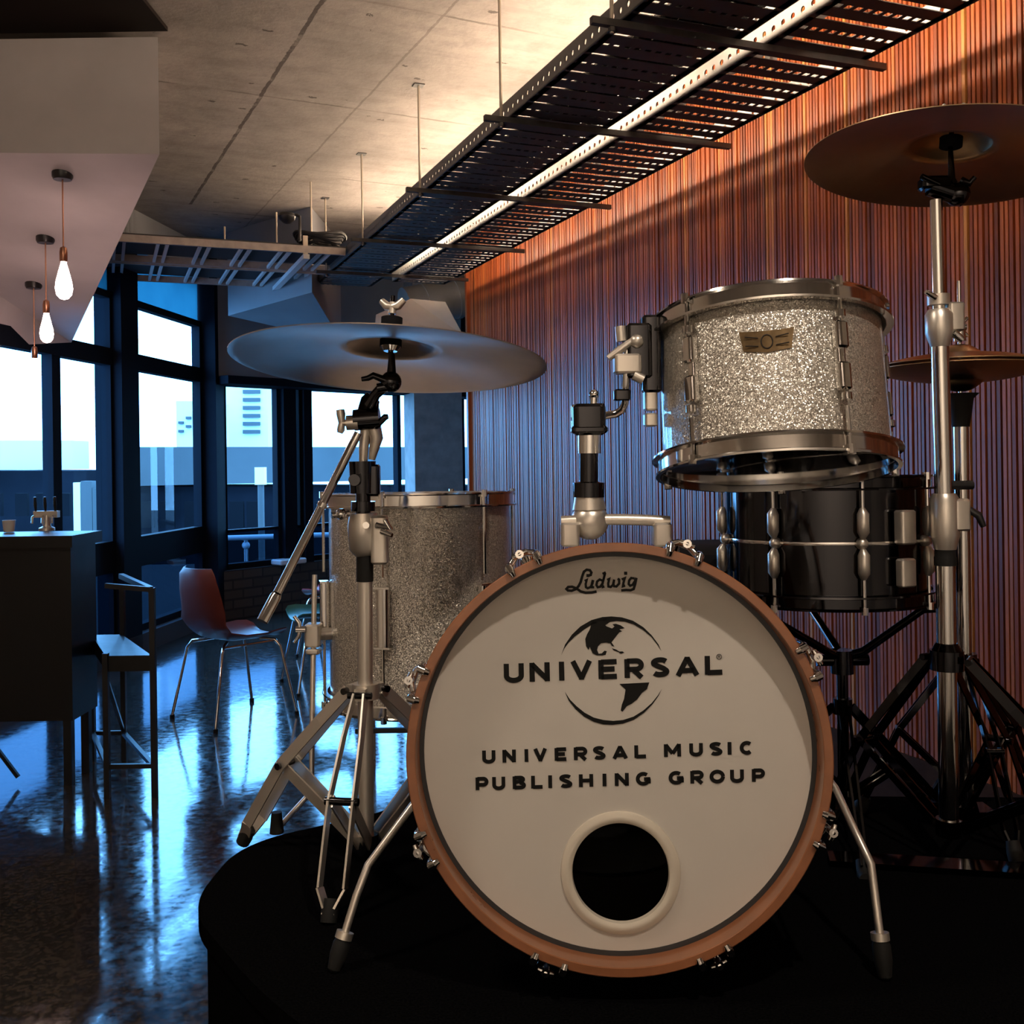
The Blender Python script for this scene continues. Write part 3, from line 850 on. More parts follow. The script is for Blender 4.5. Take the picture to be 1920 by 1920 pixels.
def rounded(poly, rads, seg=10):
    out = []; n = len(poly)
    for i in range(n):
        p0, p1, p2 = V((*poly[i - 1], 0)), V((*poly[i], 0)), V((*poly[(i + 1) % n], 0))
        a = (p0 - p1).normalized(); b = (p2 - p1).normalized(); r = min(rads[i], (p0 - p1).length * .48, (p2 - p1).length * .48)
        s, e = p1 + a * r, p1 + b * r
        for k in range(seg + 1):
            t = k / seg; q = s * (1 - t) ** 2 + p1 * 2 * t * (1 - t) + e * t * t; out.append((q.x, q.y))
    return out


rp = rounded(pts, [.1, .11, .08, .05, .05, .02, .05, .05, .1, .12])
r = thing('drum_riser', 'black carpeted drum riser with a rounded corner, under the whole kit', 'drum riser', (.5, 1.7, 0))
MB().prism(rp, RZ - .03, RZ).build('carpet_top', 'carpet', r, smooth=30)
cx_, cy_ = .6, 1.75
inn = [(x + (cx_ - x) * .012, y + (cy_ - y) * .012) for x, y in rp]
MB().prism(inn, 0, RZ - .03).build('skirt', 'carpet', r, smooth=30)

# ------------------------------------------------------------------ drums
RXY = Matrix.Rotation(-pi / 2, 4, 'X')          # z axis -> y axis (profile z runs along +y)

# ---- bass drum
HR = .285
BDrot = (R_(-5), 0, R_(-3))
_c = at(1158, 1418, 1.37)
_b = _c - Euler(BDrot).to_matrix() @ V((0, 0, HR + .001))
BD = thing('bass_drum', 'large bass drum with printed front head and wooden hoops, front of the kit', 'bass drum', _b, BDrot)
BC = V((0, 0, HR + .001)); MC = Matrix.Translation(BC) @ RXY
BDI = WM[BD.name].inverted()
YH = .040


def huv(px, py, eps=.0008):
    o = BDI @ CAMP; d = BDI.to_3x3() @ ray(px, py); t = (YH - eps - o.y) / d.y; return o + d * t


for nm, y0, lab in (('front_hoop', 0, None), ('rear_hoop', .360, None)):
    MB().lathe([(.2722, y0), (.2732, y0 - .0015), (HR - .0015, y0 - .0015), (HR, y0), (HR, y0 + .044), (.2722, y0 + .044)], MC, 128, close=True).build(nm, 'hoop_wood', BD, world=False)
MB().lathe([(.274, .046), (.274, .360)], MC, 128).build('shell', 'glitter', BD, world=False)
MB().lathe([(.268, .046), (.268, .358)], MC, 96).build('shell_lining', 'dark_wood', BD, world=False)
MB().lathe([(.2724, .368), (.001, .368)], MC, 96).build('batter_head', 'black_head', BD, world=False)
# front head with its port
hc = huv(1163.5, 1635.5, 0); HRAD = .0672
m = MB(); N = 128; ro, ri = [], []
for k in range(N):
    a = 2 * pi * k / N; d = V((cos(a), 0, sin(a)))
    q = V((hc.x - BC.x, 0, hc.z - BC.z)); bq = q.dot(d); t_ = -bq + sqrt(max(0, bq * bq - q.dot(q) + .2725 ** 2))
    ri.append(V((hc.x, YH, hc.z)) + d * HRAD); ro.append(V((hc.x, YH, hc.z)) + d * t_)
m.grid([ri, ro], True); m.grid([[p + V((0, .0012, 0)) for p in ri], [p + V((0, .0012, 0)) for p in ro]], True, flip=True)
head = m.build('front_head', 'head', BD, world=False)
MH = Matrix.Translation(V((hc.x, YH, hc.z))) @ RXY
MB().lathe([(HRAD - .002, .004), (HRAD - .001, -.004), (HRAD + .003, -.0065), (HRAD + .008, -.006), (HRAD + .0135, -.003), (HRAD + .0145, .0005), (HRAD + .0145, .002)], MH, 96).build('port_ring', 'cream_ring', head, world=False)
# thin black line where the film meets the hoop
MB().lathe([(.2725, .0385), (.2660, .0392), (.2655, .041)], MC, 128).build('head_flesh_ring', 'black_metal', BD, world=False)


# ---- printing on the head
def ribbon(m, pts, w):
    pts = [V(p) for p in pts]; n = len(pts); A_, B_ = [], []
    ww = w if isinstance(w, (list, tuple)) else [w] * n
    for i, p in enumerate(pts):
        d0 = (p - pts[i - 1]).normalized() if i else (pts[1] - p).normalized()
        d1 = (pts[i + 1] - p).normalized() if i < n - 1 else d0
        n0 = V((-d0.z, 0, d0.x)); n1 = V((-d1.z, 0, d1.x)); k = (n0 + n1)
        if k.length < .2: k = n0 * 2
        k.normalize(); k = k / max(.45, k.dot(n0)); A_.append(p + k * ww[i] / 2); B_.append(p - k * ww[i] / 2)
    m.grid([A_, B_])


def arc(cx, cy, rx, ry, a0, a1, n=14): return [(cx + rx * cos(R_(a0 + (a1 - a0) * k / n)), cy + ry * sin(R_(a0 + (a1 - a0) * k / n))) for k in range(n + 1)]


h_ = .125  # half stroke in units of cap height
def glyph(ch, w):
    q = h_
    if ch == 'U': return [[(q, 1), (q, .36)] + arc(w / 2, .36, w / 2 - q, .36 - q * .85, 180, 360)[1:] + [(w - q, 1)]]
    if ch == 'N': return [[(q, 0), (q, 1)], [(q * .9, .93), (w - q * .9, .07)], [(w - q, 0), (w - q, 1)]]
    if ch == 'I': return [[(w / 2, 0), (w / 2, 1)]]
    if ch == 'V': return [[(q, 1), (w / 2, .09)], [(w - q, 1), (w / 2, .09)], [(w / 2, .15), (w / 2, 0)]]
    if ch == 'E': return [[(q, 0), (q, 1)], [(q, 1 - q * .9), (w, 1 - q * .9)], [(q, .51), (w * .88, .51)], [(q, q * .9), (w, q * .9)]]
    if ch == 'R': return [[(q, 0), (q, 1)], [(q, 1 - q * .9), (w * .6, 1 - q * .9)] + arc(w * .6, .665, w * .4 - q, .335 - q * .9, 90, -90)[1:] + [(q, .33 + q * .9)], [(w * .45, .42), (w - q * .9, 0)]]
    if ch == 'S': return [arc(w / 2, .735, w / 2 - q, .265 - q * .9, 25, 200, 16) + [(w * .32, .585), (w * .68, .44)] + arc(w / 2, .27, w / 2 - q, .27 - q * .9, 20, -155, 16)]
    if ch == 'A': return [[(q * .9, 0), (w / 2, .93)], [(w - q * .9, 0), (w / 2, .93)], [(w * .2, .27), (w * .8, .27)], [(w / 2, .86), (w / 2, 1)]]
    if ch == 'L': return [[(q, 1), (q, 0)], [(q, q * .9), (w, q * .9)]]
    if ch == 'M': return [[(q, 0), (q, 1)], [(w - q, 0), (w - q, 1)], [(q, .95), (w / 2, .25)], [(w - q, .95), (w / 2, .25)]]
    if ch == 'C': return [arc(w / 2 + .02, .5, w / 2 - q, .5 - q * .9, 48, 312, 22)]
    if ch == 'G': return [arc(w / 2, .5, w / 2 - q, .5 - q * .9, 48, 330, 22), [(w - q, .12), (w - q, .52)], [(w * .55, .47), (w, .47)]]
    if ch == 'O': return [arc(w / 2, .5, w / 2 - q, .5 - q * .9, 0, 360, 28)]
    if ch == 'P': return [[(q, 0), (q, 1)], [(q, 1 - q * .9), (w * .6, 1 - q * .9)] + arc(w * .6, .65, w * .4 - q, .35 - q * .9, 90, -90)[1:] + [(q, .3 + q * .9)]]
    if ch == 'B': return [[(q, 0), (q, 1)], [(q, 1 - q * .9), (w * .58, 1 - q * .9)] + arc(w * .58, .745, w * .36 - q, .255 - q * .9, 90, -90)[1:] + [(q, .49 + q * .2)], [(w * .5, .5), (w * .6, .5)] + arc(w * .6, .28, w * .4 - q, .28 - q * .9, 90, -90)[1:] + [(q, q * .9)]]
    if ch == 'H': return [[(q, 0), (q, 1)], [(w - q, 0), (w - q, 1)], [(q, .5), (w - q, .5)]]
    return []


def letters(m, spans, basef, hgt, thick):
    """spans: (char, px left, px right); basef(px) -> baseline py; hgt cap height in photo pixels"""
    for ch, x0, x1 in spans:
        sl = (basef(x1) - basef(x0)) / max(1, x1 - x0); w = (x1 - x0) / hgt; b = basef(x0)
        for st in glyph(ch, w):
            pp = [huv(x0 + x * hgt - y * hgt * sl * -.0 + y * hgt * sl * .6, b + x * hgt * sl - y * hgt) for x, y in st]
            ribbon(m, pp, thick)


k = 1.41 / F
m = MB(); z2 = .2292
sp = [('U', 68, 228), ('N', 278, 440), ('I', 512, 566), ('V', 612, 788), ('E', 842, 990), ('R', 1055, 1210), ('S', 1272, 1417), ('A', 1472, 1662), ('L', 1712, 1852)]
letters(m, [(c, 930 + a * z2, 930 + b * z2) for c, a, b in sp], lambda x: 1140 + z2 * (612 + (542 - 612) * ((x - 930) / z2 - 68) / (1852 - 68)), 35.5, 9.9 * k)
c0 = huv(1348.3, 1231.5); ribbon(m, [c0 + V((4.6 * k * cos(2 * pi * j / 20), 0, 4.6 * k * sin(2 * pi * j / 20))) for j in range(21)], 1.2 * k)
for st in ([(-1.5, -2.5), (-1.5, 2.5), (.8, 2.5), (1.6, 1.4), (.8, .2), (-1.5, .2)], [(0, .2), (1.8, -2.5)]): ribbon(m, [c0 + V((x * k, 0, y * k)) for x, y in st], .9 * k)
m.build('lettering', 'ink', head, world=False, smooth=0, label='large black word UNIVERSAL')
m = MB(); z3 = .2969
sp = [('U', 84, 164), ('N', 212, 293), ('I', 349, 374), ('V', 407, 491), ('E', 541, 613), ('R', 663, 744), ('S', 784, 859), ('A', 906, 1000), ('L', 1045, 1116), ('M', 1232, 1336), ('U', 1392, 1474), ('S', 1520, 1597), ('I', 1632, 1657), ('C', 1709, 1794)]
letters(m, [(c, 880 + a * z3, 880 + b * z3) for c, a, b in sp], lambda x: 1380 + z3 * (173 - 59 * ((x - 880) / z3 - 85) / 1700), 24, 7.2 * k)
m.build('lettering', 'ink', head, world=False, smooth=0, label='line of spaced black capitals, UNIVERSAL MUSIC')
m = MB()
sp = [('P', 42, 120), ('U', 147, 226), ('B', 276, 356), ('L', 393, 463), ('I', 499, 524), ('S', 571, 649), ('H', 695, 781), ('I', 842, 867), ('N', 921, 1006), ('G', 1054, 1144), ('G', 1261, 1353), ('R', 1398, 1479), ('O', 1520, 1613), ('U', 1650, 1733), ('P', 1787, 1866)]
letters(m, [(c, 880 + a * z3, 880 + b * z3) for c, a, b in sp], lambda x: 1380 + z3 * (343 - 53 * ((x - 880) / z3 - 42) / 1745), 24, 7.2 * k)
m.build('lettering', 'ink', head, world=False, smooth=0, label='lower line of spaced black capitals, PUBLISHING GROUP')


def flat_poly(m, pts):
    vs = [huv(*p) for p in pts]
    for tri in tessellate_polygon([vs]): m.face([vs[j] for j in tri])


ez = .11458; E = lambda L: [(1040 + x * ez, 1150 + y * ez) for x, y in L]
m = MB()
flat_poly(m, E([(105, 690), (170, 510), (280, 350), (420, 215), (600, 110), (780, 60), (930, 50), (1100, 65), (1280, 120), (1450, 225), (1590, 360), (1700, 510), (1748, 620), (1690, 530), (1580, 385), (1440, 268), (1290, 182), (1150, 137), (1010, 125), (900, 142), (760, 160), (620, 175), (480, 268), (330, 380), (230, 478), (160, 575)]))
flat_poly(m, E([(165, 1280), (230, 1430), (340, 1570), (480, 1690), (640, 1775), (800, 1820), (950, 1825), (1120, 1805), (1300, 1740), (1460, 1630), (1600, 1490), (1700, 1350), (1755, 1235), (1690, 1340), (1590, 1465), (1450, 1590), (1290, 1690), (1120, 1745), (960, 1760), (800, 1745), (640, 1705), (490, 1625), (360, 1520), (250, 1410)]))
flat_poly(m, E([(600, 120), (900, 70), (930, 125), (830, 195), (850, 212), (940, 247), (980, 215), (945, 180), (1000, 170), (1080, 195), (1150, 245), (1060, 262), (1105, 295), (1060, 310), (1010, 370), (930, 475), (980, 545), (940, 535), (910, 490), (840, 480), (760, 490), (710, 540), (695, 600), (720, 660), (770, 655), (815, 610), (855, 620), (835, 680), (780, 690), (690, 690), (620, 655), (575, 550), (555, 600), (515, 540), (500, 420), (530, 340), (570, 270), (590, 210)]))
flat_poly(m, E([(935, 570), (1000, 590), (1060, 625), (1110, 622), (1140, 642), (1085, 662), (1040, 635), (960, 602)]))
flat_poly(m, E([(1060, 1155), (1550, 1130), (1510, 1240), (1430, 1300), (1350, 1410), (1260, 1480), (1180, 1520), (1110, 1610), (1080, 1590), (1100, 1490), (1135, 1400), (1160, 1250)]))
m.build('emblem', 'ink', head, world=False, smooth=0, label='black globe emblem behind the large word')
m = MB(); lz = .09375; Lp = lambda L: [huv(1040 + x * lz, 1050 + y * lz) for x, y in L]
for st, w in ((((660, 315), (720, 300), (735, 250), (705, 205), (640, 195), (585, 235), (550, 330), (520, 440), (480, 520), (430, 580), (340, 615), (265, 610), (235, 580), (270, 540), (350, 535), (440, 570), (520, 630), (620, 655), (740, 650), (840, 630)), 5),
              (((600, 420), (640, 400), (620, 480), (625, 545), (660, 565), (720, 540), (755, 470), (770, 400)), 4.6), (((765, 400), (740, 500), (745, 545), (790, 545)), 4.6),
              (((960, 415), (900, 390), (850, 430), (835, 500), (860, 545), (910, 535), (950, 480), (975, 400), (1010, 255)), 4.6), (((1010, 255), (975, 400), (950, 500), (960, 540), (995, 530)), 4.6), (((955, 275), (1020, 245)), 4),
              (((1050, 400), (1090, 380), (1070, 470), (1075, 530), (1120, 540), (1165, 500), (1190, 390), (1175, 480), (1190, 525), (1235, 530), (1290, 470), (1290, 395), (1260, 375)), 4.6),
              (((1340, 390), (1400, 365), (1375, 460), (1365, 525), (1410, 510)), 4.6),
              (((1600, 370), (1530, 360), (1490, 410), (1480, 480), (1510, 515), (1560, 495), (1600, 430), (1635, 355)), 4.6), (((1635, 355), (1610, 480), (1580, 580), (1520, 605), (1430, 600), (1330, 610)), 5)):
    ribbon(m, Lp(st), w * k)
d_ = huv(1040 + 1420 * lz, 1050 + 265 * lz); ribbon(m, [d_ + V((-3 * k, 0, 0)), d_ + V((3 * k, 0, 0))], 6 * k)
d_ = huv(1040 + 665 * lz, 1050 + 312 * lz); ribbon(m, [d_ + V((-3 * k, 0, 0)), d_ + V((3 * k, 0, 0))], 6 * k)
m.build('lettering', 'ink', head, world=False, smooth=0, label='black script word Ludwig at the top of the head')

# ---- claws with tension rods, lugs
for j in range(8):
    a = R_(90 - (19.5 + 45 * j)); 
    def P_(r, y, da=0): return BC + V((r * cos(a + da), y, r * sin(a + da)))
    m = MB()
    for da in (-.072, .072):
        m.tube([P_(.277, -.003, da), P_(.282, -.0045, da), P_(.289, -.001, da), P_(.2915, .015, da), P_(.292, .048, da)], [.0045, .0060, .0062, .0055, .004], 10)
    m.tube([P_(.2915, .045, -.072), P_(.298, .05, -.03), P_(.299, .05, .03), P_(.2915, .045, .072)], .005, 10)
    cl = m.build('claw', 'chrome', BD, world=False)
    m = MB(); m.cyl(P_(.2995, .012), P_(.2995, .19), .003, 8); m.tube([P_(.2995, .010, -.035), P_(.2995, .008), P_(.2995, .010, .035)], [.0035, .005, .0035], 10); m.cyl(P_(.2995, .004), P_(.2995, .02), .006, 10)
    m.build('tension_rod', 'chrome', cl, world=False)
    m = MB(); m.tube([P_(.280, .15), P_(.288, .16), P_(.292, .18), P_(.292, .22), P_(.288, .24), P_(.280, .25)], [.006, .010, .011, .011, .010, .006], 12); m.build('lug', 'chrome', BD, world=False)
# ---- spurs
for px in ([(868, 1395, 1.60), (772, 1512, 1.55), (690, 1622, 1.49), (668, 1680, 1.475), (646, 1752, 1.46)], [(1510, 1405, 1.60), (1566, 1478, 1.54), (1600, 1552, 1.48), (1633, 1620, 1.435), (1650, 1754, 1.415)]):
    P3 = [at(*q) for q in px]; end = P3[-1]; d = (P3[-1] - P3[-2]).normalized()
    sp_ = MB().tube(P3, .0058, 12).build('spur', 'satin', BD)
    MB().cyl(end - d * .004, end + d * .006, .0125, 16).build('spur_nut', 'satin', sp_)
    L = (end.z - RZ) / -d.z
    MB().tube([end + d * .006, end + d * .012, end + d * L * .55, end + d * L * .92, end + d * L], [.010, .0125, .0125, .009, .003], 16).build('rubber_foot', 'rubber', sp_)
    MB().box(P3[0], (.03, .04, .03)).build('spur_bracket', 'chrome', BD, smooth=0)
# ---- mount rail on top of the shell
a, b = at(1050, 985, 1.66), at(1256, 985, 1.66)
ztop = BC.z + .279
m = MB(); n = 12
rl_ = [at(1052 + (1256 - 1052) * q / n, 974 + 4 * abs(2 * q / n - 1) ** 2, 1.56) for q in range(n + 1)]
m.tube(rl_, .0085, 10); m.build('mount_rail', 'satin', BD)
for px in (1068, 1240): p = at(px, 984, 1.56); MB().rbox((p.x, p.y, p.z - .014), (.028, .04, .036), .006).build('rail_foot', 'satin', BD)


# ---- generic drum with vertical axis, local origin at the centre of its lower rim
def drum(name, label, cat, loc, rot, Rr, h, n_lug, a0, shell, lug_kind, hoop_h=.030, hoop_m='chrome', top='head', bottom='black_head', lug_m='chrome'):
    r = thing(name, label, cat, loc, rot)
    MB().lathe([(Rr, .008), (Rr, h - .008)], None, 96).build('shell', shell, r, world=False)
    for nm, z, s in (('lower_hoop', 0, -1), ('upper_hoop', h, 1)):
        z0 = z - s * hoop_h * .55; z1 = z + s * hoop_h * .45
        pr = [(Rr + .006, z0), (Rr + .017, z0), (Rr + .0175, z0 + s * .003), (Rr + .0085, z0 + s * .005), (Rr + .0085, z1 - s * .005), (Rr + .013, z1 - s * .003), (Rr + .0125, z1), (Rr + .006, z1)]
        MB().lathe(pr if s > 0 else pr[::-1], None, 112, close=True).build(nm, hoop_m, r, world=False)
    for nm, z, mt in (('batter_head', h, top), ('resonant_head', 0, bottom)):
        MB().lathe([(Rr + .006, z), (Rr - .004, z + (.002 if z else -.002)), (.001, z + (.002 if z else -.002))], None, 96).build(nm, mt, r, world=False)
    for j in range(n_lug):
        a = a0 + 2 * pi * j / n_lug                       # angle from the front (-y), towards +x
        er = V((sin(a), -cos(a), 0)); et = V((cos(a), sin(a), 0)); Mx = Matrix((et, er, V((0, 0, 1)))).transposed()
        rr = Rr + .012; m = MB()
        if lug_kind == 'bow':
            c = h * .56
            for dz in (-.030, .030):
                m.rbox(er * (Rr + .008) + V((0, 0, c + dz)), (.020, .018, .040), .006, Mx)
                m.cyl(er * rr + V((0, 0, c + dz * 2.0 - .005)), er * rr + V((0, 0, c + dz * 2.0 + .005)), .0075, 12)
            m.rbox(er * (Rr + .004) + V((0, 0, c)), (.014, .012, .03), .004, Mx)
        elif lug_kind == 'long':
            c = h * .45; m.rbox(er * (Rr + .010) + V((0, 0, c)), (.026, .022, .125), .008, Mx)
            m.box(er * (Rr + .014) + V((0, 0, c + .060)), (.034, .014, .004), Mx); m.box(er * (Rr + .014) + V((0, 0, c - .060)), (.034, .014, .004), Mx)
        else:
            for dz in (-.036, .036):
                m.tube([er * (Rr + .010) + V((0, 0, h / 2 + dz - .026)), er * (Rr + .013) + V((0, 0, h / 2 + dz - .016)), er * (Rr + .013) + V((0, 0, h / 2 + dz + .016)), er * (Rr + .010) + V((0, 0, h / 2 + dz + .026))], [.005, .0105, .0105, .005], 12)
            m.ball(er * (Rr + .006) + V((0, 0, h / 2)), .011, 12, 8)
        lg = m.build('lug', lug_m, r, world=False)
        for z in (0, h):
            m = MB(); s = 1 if z else -1; m.cyl(er * rr + V((0, 0, z + s * hoop_h * .55)), er * rr + V((0, 0, h * .5 + s * (.06 if lug_kind != 'tube' else .05))), .0032, 8)
            m.cyl(er * (Rr + .0135) + V((0, 0, z + s * (hoop_h * .35 - .006))), er * (Rr + .0135) + V((0, 0, z + s * hoop_h * .62)), .0062, 8)
            m.build('tension_rod', 'chrome', lg, world=False)
    return r


# rack tom, tilted towards the player
tc = at(1446, 742, 1.60); TT = R_(-11); th_ = .222
up = V((0, -sin(TT), cos(TT))); base = tc - up * th_ / 2
TOM = drum('rack_tom', 'silver sparkle rack tom tilted above the bass drum', 'tom drum', base, (TT, 0, 0), .171, th_, 5, R_(19), 'glitter', 'bow', .028)
# keystone badge on the shell
rows = []
for z_ in range(4):
    f = z_ / 3; row = []
    for x_ in range(13):
        g = x_ / 12; a = R_(-15) + (g - .5) * (.076 - .010 * (1 - f)) / .171 * 1.0
        zt_ = .163 + .006 * abs(2 * g - 1) ** 2 * .5; zb_ = .131 + (.005 * abs(2 * g - 1))
        row.append(V((sin(a) * .1728, -cos(a) * .1728, zb_ + (zt_ - zb_) * f)))
    rows.append(row)
m = MB(); m.grid(rows); bd_ = m.build('badge', 'badge', TOM, world=False)
m = MB(); a = R_(-15); c = V((sin(a) * .1736, -cos(a) * .1736, .147)); et = V((cos(a), sin(a), 0))
m.tube([c + et * .008 * cos(t) + V((0, 0, .010 * sin(t))) for t in [2 * pi * q / 20 for q in range(21)]], .0009, 6, False)
for s in (-1, 1): m.tube([c + et * s * .012 + V((0, 0, .006)), c + et * s * .030 + V((0, 0, .009))], .0008, 6); m.tube([c + et * s * .012 - V((0, 0, .006)), c + et * s * .030 - V((0, 0, .004))], .0008, 6)
m.build('badge_relief', 'dark_wood', bd_, world=False)
# mount bracket on the side of the tom shell
q0 = at(1232, 690, 1.60)
m = MB(); p = at(1196, 660, 1.60); m.rbox(p, (.040, .050, .085), .008); m.rbox(at(1220, 665, 1.60), (.03, .04, .12), .008); m.build('mount_bracket', 'dark_chrome', TOM)
m = MB(); p = at(1176, 683, 1.585); m.rbox(p, (.042, .035, .030), .006); m.cyl(at(1166, 640, 1.585), at(1163, 612, 1.585), .009, 12); m.build('bracket_clamp', 'satin', TOM)
m = MB(); m.tube([at(1140, 672, 1.575), at(1162, 656, 1.575), at(1190, 636, 1.575)], [.005, .0065, .005], 10); m.ball(at(1194, 640, 1.575), .011); m.cyl(at(1188, 703, 1.575), at(1206, 712, 1.575), .008); m.build('wing_bolt', 'satin', TOM)
m = MB()
for (x0, y0, x1, y1) in ((1210, 726, 1228, 770), (1210, 775, 1228, 800)): p = at((x0 + x1) / 2, (y0 + y1) / 2, 1.60); m.rbox(p, (.02, .03, (y1 - y0) * 1.6 / F), .005)
m.build('mount_foot', 'satin', TOM)

# holder: ball joint, post and bent arm between bass drum and rack tom
HO = thing('tom_holder', 'chrome tom holder post and bent arm on top of the bass drum', 'tom holder', at(1105, 1000, 1.57))
m = MB(); m.ball(at(1106, 977, 1.57), .0290, 24, 14); m.tube([at(1105, 955, 1.57), at(1104, 925, 1.57)], [.026, .021], 20); m.build('ball_joint', 'satin', HO)
m = MB(); m.tube([at(1104, 932, 1.57), at(1104, 905, 1.57), at(1104, 903, 1.57), at(1104, 850, 1.57)], [.024, .024, .0145, .0145], 24); m.build('collar', 'dark_chrome', HO)
m = MB(); m.tube([at(1104, 910, 1.57), at(1104, 812, 1.57)], .0140, 24); m.tube([at(1105, 850, 1.57), at(1105, 812, 1.57)], .0175, 24); m.build('post', 'chrome', HO)
cl = MB(); cl.rbox(at(1104, 787, 1.57), (.050, .045, .048), .010); cl.rbox(at(1104, 806, 1.57), (.056, .048, .012), .008); cl.rbox(at(1112, 766, 1.57), (.034, .04, .014), .005); cl = cl.build('clamp', 'dark_chrome', HO)
m = MB(); m.rbox(at(1078, 772, 1.605), (.012, .02, .022), .004); m.rbox(at(1078, 800, 1.605), (.012, .02, .022), .004); m.cyl(at(1113, 762, 1.60), at(1114, 742, 1.60), .0065, 10); m.ball(at(1114, 740, 1.60), .008); m.build('key_bolt', 'chrome', cl)
m = MB(); m.tube([at(1112, 779, 1.61), at(1135, 779, 1.61), at(1155, 776, 1.605), at(1167, 768, 1.60), at(1172, 755, 1.595), at(1173, 735, 1.59), at(1175, 690, 1.585), at(1176, 655, 1.585)], .0062, 14); m.build('arm', 'chrome', HO)
m = MB(); m.rbox(at(1166, 741, 1.585), (.026, .022, .018), .005); m.build('memory_lock', 'dark_chrome', HO)

# floor tom
fc = at(791, 1300, 2.25); fz = at(791, 1300, 2.25).z
FT = drum('floor_tom', 'silver sparkle floor tom on legs, left of the bass drum', 'floor tom', (fc.x, fc.y, fz), (R_(-1.2), 0, 0), .198, .428, 6, R_(-16), 'glitter', 'long', .030)
LEGS = [[(590, 1078, 2.2), (588, 1190, 2.17), (586, 1300, 2.14), (584, 1484, 2.09), (519, 1556, 1.995)], [(905, 1130, 2.07), (903, 1300, 2.04), (905, 1480, 2.0)], [(930, 1120, 2.42), (932, 1300, 2.45)]]
for li, L in enumerate(LEGS):
    P3 = [at(*q) for q in L]
    last = P3[-1].copy()
    if li: last = V((last.x, last.y, RZ + .03)); P3.append(last)
    lg = MB().tube(P3, .0055, 12).build('leg', 'satin', FT)
    MB().tube([V((last.x, last.y, max(RZ + .04, last.z + .01))), V((last.x, last.y, RZ))], [.010, .014], 14).build('rubber_foot', 'rubber', lg)
    p = at(*L[1]) if li == 0 else P3[0] + V((0, 0, -.06)); m = MB(); m.rbox(p, (.034, .04, .048), .007); m.rbox(p + V((0, 0, -.034)), (.03, .036, .012), .006); m.build('leg_bracket', 'satin', FT)
    c = V((fc.x, fc.y, p.z)); d = (c - p).normalized(); L_ = (c - p).length - .195
    if L_ > 0: MB().cyl(p, p + d * (L_ + .012), .013, 10).build('bracket_base', 'satin', FT)
m = MB(); m.wing(at(566, 1180, 2.15), (-1, 0, 0), V((0, .0, .028))); m.build('wing_bolt', 'chrome', FT)

# snare drum on its stand
sc_ = at(1548, 1105, 1.98); sz = at(1548, 1112, 1.98).z
SN = drum('snare_drum', 'black nickel snare drum behind and below the rack tom', 'snare drum', (sc_.x, sc_.y, sz), (R_(-1), 0, 0), .187, .215, 8, R_(2), 'dark_chrome', 'tube', .026, 'dark_chrome', 'head', 'head', 'satin')
m = MB(); a = R_(25); er = V((sin(a), -cos(a), 0)); Mx = Matrix((V((cos(a), sin(a), 0)), er, V((0, 0, 1)))).transposed()
m.rbox(er * .203 + V((0, 0, .135)), (.034, .024, .06), .006, Mx); m.rbox(er * .203 + V((0, 0, .055)), (.034, .02, .05), .006, Mx); m.build('strainer', 'satin', SN, world=False)
m = MB(); m.lathe([(.1885, .104), (.1892, .107), (.1885, .110)], None, 96); m.build('centre_bead', 'chrome', SN, world=False)

SS = thing('snare_stand', 'black chrome snare stand carrying the snare drum', 'snare stand', (sc_.x + .03, sc_.y, RZ))
hb = V((sc_.x + .03, sc_.y, sz - .13))
m = MB(); m.cyl((hb.x, hb.y, RZ + .05), hb, .011, 16); m.cyl((hb.x, hb.y, RZ + .22), (hb.x, hb.y, RZ + .25), .018, 16); m.build('pole', 'dark_chrome', SS)
m = MB(); m.cyl(hb - V((0, 0, .025)), hb + V((0, 0, .02)), .022, 16); m.cyl(hb - V((.05, 0, 0)), hb + V((.05, 0, 0)), .011, 12); m.build('tilter', 'dark_chrome', SS)
for a in (R_(-58), R_(62), R_(180)):
    e = V((sin(a), -cos(a), 0)); pr = sz - .018
    q = V((sc_.x, sc_.y, pr)) + e * .205
    ar = MB(); ar.tube([hb + V((0, 0, .005)), hb + e * .04 + V((0, 0, .02)), q - e * .03 + V((0, 0, -.004)), q], [.009, .0085, .0075, .0075], 10); ar = ar.build('basket_arm', 'dark_chrome', SS)
    m = MB(); m.tube([q - e * .03 + V((0, 0, .003)), q + V((0, 0, .003)), q + e * .012 + V((0, 0, .03))], [.010, .011, .009], 10); m.build('rubber_grip', 'rubber', ar)
hub = V((hb.x, hb.y, RZ + .235))
for a in (R_(-10), R_(110), R_(230)):
    e = V((sin(a), -cos(a), 0)); ft = V((hb.x, hb.y, RZ)) + e * .235; s = V((0, 0, 1)).cross(e) * .009
    lg = MB()
    for t in (-1, 1): lg.bar(hub + s * t + e * .015, ft + V((0, 0, .016)) + s * t * .5, .004, .014)
    lg = lg.build('leg', 'dark_chrome', SS, smooth=0)
    m = MB()
    for t in (-1, 1): m.bar(V((hb.x, hb.y, RZ + .06)) + e * .015 + s * t, hub.lerp(ft, .55) + s * t, .004, .011)
    m.build('brace', 'dark_chrome', lg, smooth=0)
    MB().tube([ft - e * .018 + V((0, 0, .02)), ft, ft + e * .012], [.012, .013, .010], 12).build('rubber_foot', 'rubber', lg)


